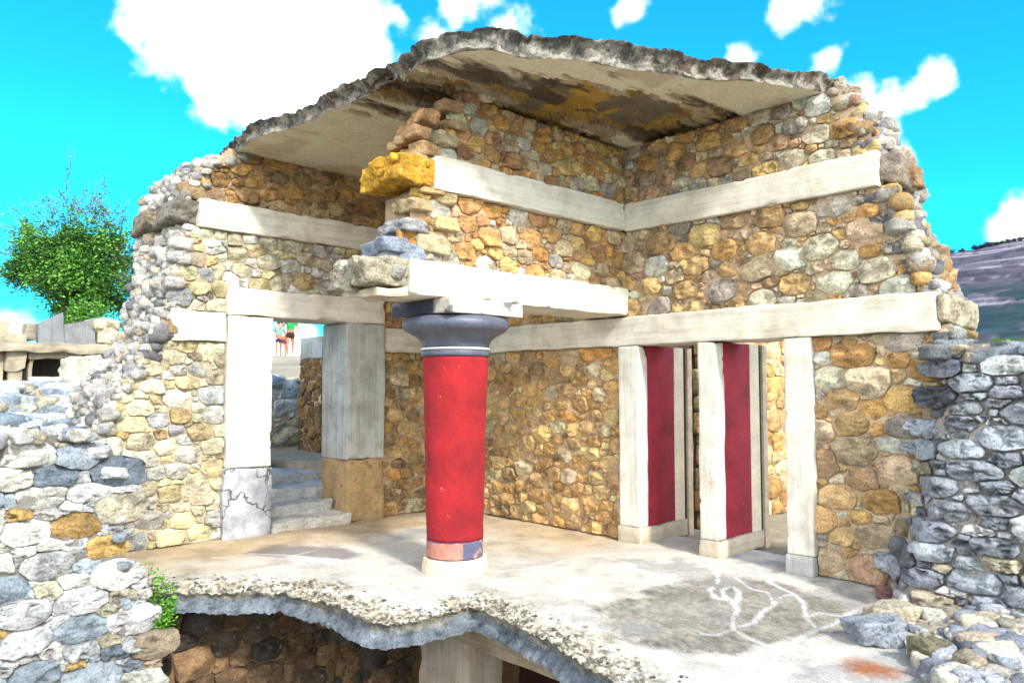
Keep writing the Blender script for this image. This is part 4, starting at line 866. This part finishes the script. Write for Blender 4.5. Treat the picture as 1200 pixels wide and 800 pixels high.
# ------------------------------------------------------------------ trees and plants
def leaves(mb, C, size, r, pal, droop=.3):
    n = len(C); a = r.normal(size=(n, 3)); a[:, 2] *= .5; a /= np.linalg.norm(a, axis=1)[:, None]
    b = np.cross(a, r.normal(size=(n, 3))); b /= np.linalg.norm(b, axis=1)[:, None]
    s = (size*r.uniform(.6, 1.3, n))[:, None]
    V = np.stack([C-a*s, C+b*s*.42, C+a*s, C-b*s*.42], 1).reshape(-1, 3); I = np.arange(4*n).reshape(n, 4)
    k = r.choice(len(pal), n); col = lin(np.array(pal)[k])*r.uniform(.7, 1.2, n)[:, None]
    mb.add(V, [I], np.repeat(col, 4, 0))
def limb(mb, p0, p1, r0, r1, r, seg=7, wob=.06, n=7):
    p0 = np.array(p0, float); p1 = np.array(p1, float); L = np.linalg.norm(p1-p0); t = np.linspace(0, 1, seg)
    C = p0+(p1-p0)*t[:, None]; C[1:-1] += r.normal(0, wob*L, (seg-2, 3))*.5
    th = np.linspace(0, 2*np.pi, n+1); d = (p1-p0)/L; u = np.cross(d, [.3, .8, .52]); u /= np.linalg.norm(u); v = np.cross(d, u); R_ = (r0+(r1-r0)*t)
    mb.grid(C[:, None]+R_[:, None, None]*(np.cos(th)[None, :, None]*u+np.sin(th)[None, :, None]*v), (.5, .5, .5)); return C
GREENS = [(78, 136, 44), (98, 156, 54), (60, 112, 38), (120, 170, 66), (46, 88, 34)]
GREENS_D = [(44, 84, 30), (34, 66, 26), (60, 104, 40)]
def left_tree():
    r = np.random.default_rng(17); c = at_d(86, 312, 25); base = np.array([c[0], c[1], 1.2])
    t = thing('tree', 'bushy green tree with bare twigs on top, behind the ruined house', 'tree', tuple(base)); S_ = 25/893
    tr = MB(); limb(tr, base, c+[0, 0, -.6], .22, .12, r)
    cr = MB(); tw = MB()
    cl = []
    for i in range(150):
        d = r.normal(size=3); d /= np.linalg.norm(d); lob = .92+.5*fbm(d*1.5, 1, 2, 3)[0]; q = c+(RT*d[0]*70+np.array([0, 0, 1])*(d[2]*58-4)+FW*d[1]*50)*S_*r.uniform(.3, .98)*lob; cl.append(q)
        if q[2] < c[2]-50*S_: continue
    for q in cl:
        leaves(cr, q+r.normal(0, r.uniform(.12, .24), (int(r.uniform(260, 620)), 3)), .052, r, GREENS if r.random() < .6 else GREENS_D)
        if r.random() < .5: limb(tr, c+[0, 0, -.8], q, .05, .012, r, 5)
    for i in range(120):
        a = r.uniform(-.35, 3.5); q0 = c+np.array([0, 0, 0])+np.array([math.cos(a)*RT[0], math.cos(a)*RT[1], math.sin(a)])*r.uniform(38, 58)*S_+r.normal(0, .25, 3)
        dirn = np.array([math.cos(a)*RT[0], math.cos(a)*RT[1], math.sin(a)])*r.uniform(.35, .8)+r.normal(0, .3, 3)
        q1 = q0+dirn*.8; C_ = limb(tw, q0, q1, .014, .006, r, 6, .12, 5)
        for q in range(3): limb(tw, C_[2+q], C_[2+q]+dirn*.25+r.normal(0, .17, 3), .008, .004, r, 4, .1, 4)
        leaves(cr, q0+(q1-q0)*r.uniform(0, .9, (22, 1))+r.normal(0, .07, (22, 3)), .045, r, GREENS)
    tr.build('trunk', M_BARK, t); cr.build('crown', M_LEAF, t, False); tw.build('twig', M_BARK, t)
left_tree()
def shrub():
    r = np.random.default_rng(19); c = at(184, 712, 1, 6.9); t = thing('shrub', 'small green plant growing between the foreground wall and the terrace edge', 'plant', tuple(c+[0, 0, -.25]))
    m = MB(); st = MB()
    for i in range(46):
        q = c+np.array([r.normal(0, .05)+.03, r.normal(0, .05), r.normal(0, .13)]); limb(st, c+[-.05, .1, -.2], q, .005, .002, r, 4, .08, 4); leaves(m, q+r.normal(0, .03, (26, 3)), .018, r, [(84, 140, 40), (110, 168, 56), (60, 110, 34)])
    st.build('stem', M_BARK, t); m.build('foliage', M_LEAF, t, False)
shrub()
def hill_trees():
    r = np.random.default_rng(29)
    def tree(px, d, wd, h, label, group, pal):
        az = ray(px, 400); x, y = az[:2]/np.hypot(*az[:2])*d; z = float(terrain(np.array([x]), np.array([y]))[0]); b = np.array([x, y, z-.3])
        t = thing('far_tree', label, 'tree', tuple(b), group); tr = MB(); limb(tr, b, b+[0, 0, h*.5], wd*.07, wd*.04, r, 4); cr = MB()
        for i in range(26):
            q = b+np.array([r.normal(0, wd*.24), r.normal(0, wd*.24), h*.6+r.normal(0, h*.17)]); leaves(cr, q+r.normal(0, wd*.11, (40, 3)), wd*.09, r, pal)
        tr.build('trunk', M_BARK, t); cr.build('crown', M_LEAF, t, False)
    n = 0
    for px in (1096, 1106, 1117, 1131, 1146, 1154, 1163, 1171, 1178, 1186, 1193, 1201):
        az = ray(px, 400); u = az[:2]/np.hypot(*az[:2]); ds = np.linspace(500, 1700, 240); zz = terrain(u[0]*ds, u[1]*ds); k = np.argmax((zz-1.75)/ds)
        tree(px, ds[k]-3, 6.5*r.uniform(.7, 1.2), 5*r.uniform(.8, 1.2), 'small dark tree standing on the skyline of the terraced hill', 'trees along the hill ridge', [(50, 58, 70), (62, 70, 76)])
    for px in (1128, 1137, 1148, 1155, 1164, 1172, 1180, 1188, 1196, 1204, 1142, 1176):
        tree(px, r.uniform(150, 230), 8*r.uniform(.8, 1.3), 6.5*r.uniform(.8, 1.3), 'round green tree in the valley at the foot of the hill', 'trees at the foot of the hill', GREENS)
hill_trees()
# ------------------------------------------------------------------ the visitors
def skin_body(name, verts, edges, radii, mat, parent, root=0, sub=1):
    me = bpy.data.meshes.new(name); off = WLOC[parent.name]; me.from_pydata([tuple(np.array(v)-off) for v in verts], edges, [])
    o = bpy.data.objects.new(name, me); COL.objects.link(o); o.parent = parent; me.materials.append(mat); WLOC[o.name] = off
    k = o.modifiers.new('skin', 'SKIN'); k.use_smooth_shade = True; s = o.modifiers.new('sub', 'SUBSURF'); s.levels = sub; s.render_levels = sub
    for i, rr in enumerate(radii): me.skin_vertices[0].data[i].radius = rr if isinstance(rr, tuple) else (rr, rr)
    me.skin_vertices[0].data[root].use_root = True
    return o
def flat_mat(name, c): return paint_mat(name, tuple(lin(c)*.8), .12, 6, .85)
def person(label, pos, face, hgt, shirt, short, hair, la=(.1, .02), ra=(.1, .02), stride=.06):
    t = thing('person', label, 'person', tuple(pos), 'visitors on the path'); s = hgt/1.75; ca, sa = math.cos(face), math.sin(face)
    def T(x, y, z): return (pos[0]+(x*ca-y*sa)*s, pos[1]+(x*sa+y*ca)*s, pos[2]+z*s)    # x = to the side, y = ahead
    V, E, R = [], [], []
    def chain(start, pts):
        a = start
        for x, y, z, r_ in pts: V.append(T(x, y, z)); R.append(r_*s if not isinstance(r_, tuple) else (r_[0]*s, r_[1]*s)); i = len(V)-1; (E.append((a, i)) if a is not None else None); a = i
        return a
    hip = chain(None, [(0, 0, .95, (.15, .11))]); sp = chain(hip, [(0, 0, 1.12, (.135, .10)), (0, 0, 1.3, (.16, .11)), (0, 0, 1.42, (.11, .08))]); chain(sp, [(0, 0, 1.5, .055), (0, .01, 1.57, .075), (0, .015, 1.66, (.078, .095)), (0, .005, 1.74, .055)])
    for sd, (ay, az) in ((-1, la), (1, ra)):
        chain(sp-1, [(sd*.19, 0, 1.40, .055), (sd*(.25+ay*.5), az*.5, 1.14, .042), (sd*(.25+ay), az+.06, .90, .032), (sd*(.25+ay), az+.10, .80, .035)])
        chain(hip, [(sd*.09, 0, .88, .09), (sd*.10, sd*stride*.6, .5, .06), (sd*.10, sd*stride, .09, .042), (sd*.11, sd*stride+.12, .035, .04)])
    skin_body('body', V, E, R, M_SKIN, t)
    v = [T(0, 0, .98), T(0, 0, 1.15), T(0, 0, 1.3), T(0, 0, 1.43), T(-.19, 0, 1.39), T(.19, 0, 1.39), T(-.24-la[0]*.3, 0, 1.22), T(.24+ra[0]*.3, 0, 1.22)]
    skin_body('shirt', v, [(0, 1), (1, 2), (2, 3), (2, 4), (2, 5), (4, 6), (5, 7)], [(.18*s, .14*s), (.165*s, .13*s), (.185*s, .135*s), (.10*s, .09*s), .085*s, .085*s, .075*s, .075*s], shirt, t)
    v = [T(0, 0, .98), T(0, 0, .88), T(-.10, -stride*.3, .66), T(.10, stride*.3, .66), T(-.10, 0, .84), T(.10, 0, .84)]
    skin_body('shorts', v, [(0, 1), (1, 4), (1, 5), (4, 2), (5, 3)], [(.165*s, .13*s), (.16*s, .13*s), .095*s, .095*s, .105*s, .105*s], short, t)
    hv = MB(); rr = np.random.default_rng(3); rock(hv, T(0, -.02, 1.69), (.098*s, .105*s, .10*s), hair, rr, 3, 0, 0, .5); hv.build('hair', M_CLOTH, t)
def visitors():
    def gp(px, d):
        a = ray(px, 420); u = a[:2]/np.hypot(*a[:2])*d; return (u[0], u[1], float(terrain(np.array([u[0]]), np.array([u[1]]))[0]))
    f = YAW+.25-math.pi/2
    person('visitor in a teal top and navy shorts with dark hair, seen through the left doorway', gp(326, 36), f+.3, 1.68, flat_mat('teal_cloth', (110, 180, 176)), flat_mat('navy_cloth', (28, 34, 66)), lin((30, 26, 30)))
    person('visitor in a white shirt standing between the teal and the green tops', gp(331.5, 37.5), f-.4, 1.74, flat_mat('white_cloth', (236, 232, 232)), flat_mat('maroon_cloth', (120, 50, 70)), lin((36, 28, 26)))
    person('visitor in a bright green top and dark shorts reaching down to one side', gp(340, 33), f+math.pi, 1.80, flat_mat('green_cloth', (20, 160, 84)), flat_mat('dark_cloth', (58, 30, 34)), lin((52, 36, 28)), (.04, .0), (.28, .2), .1)
visitors()
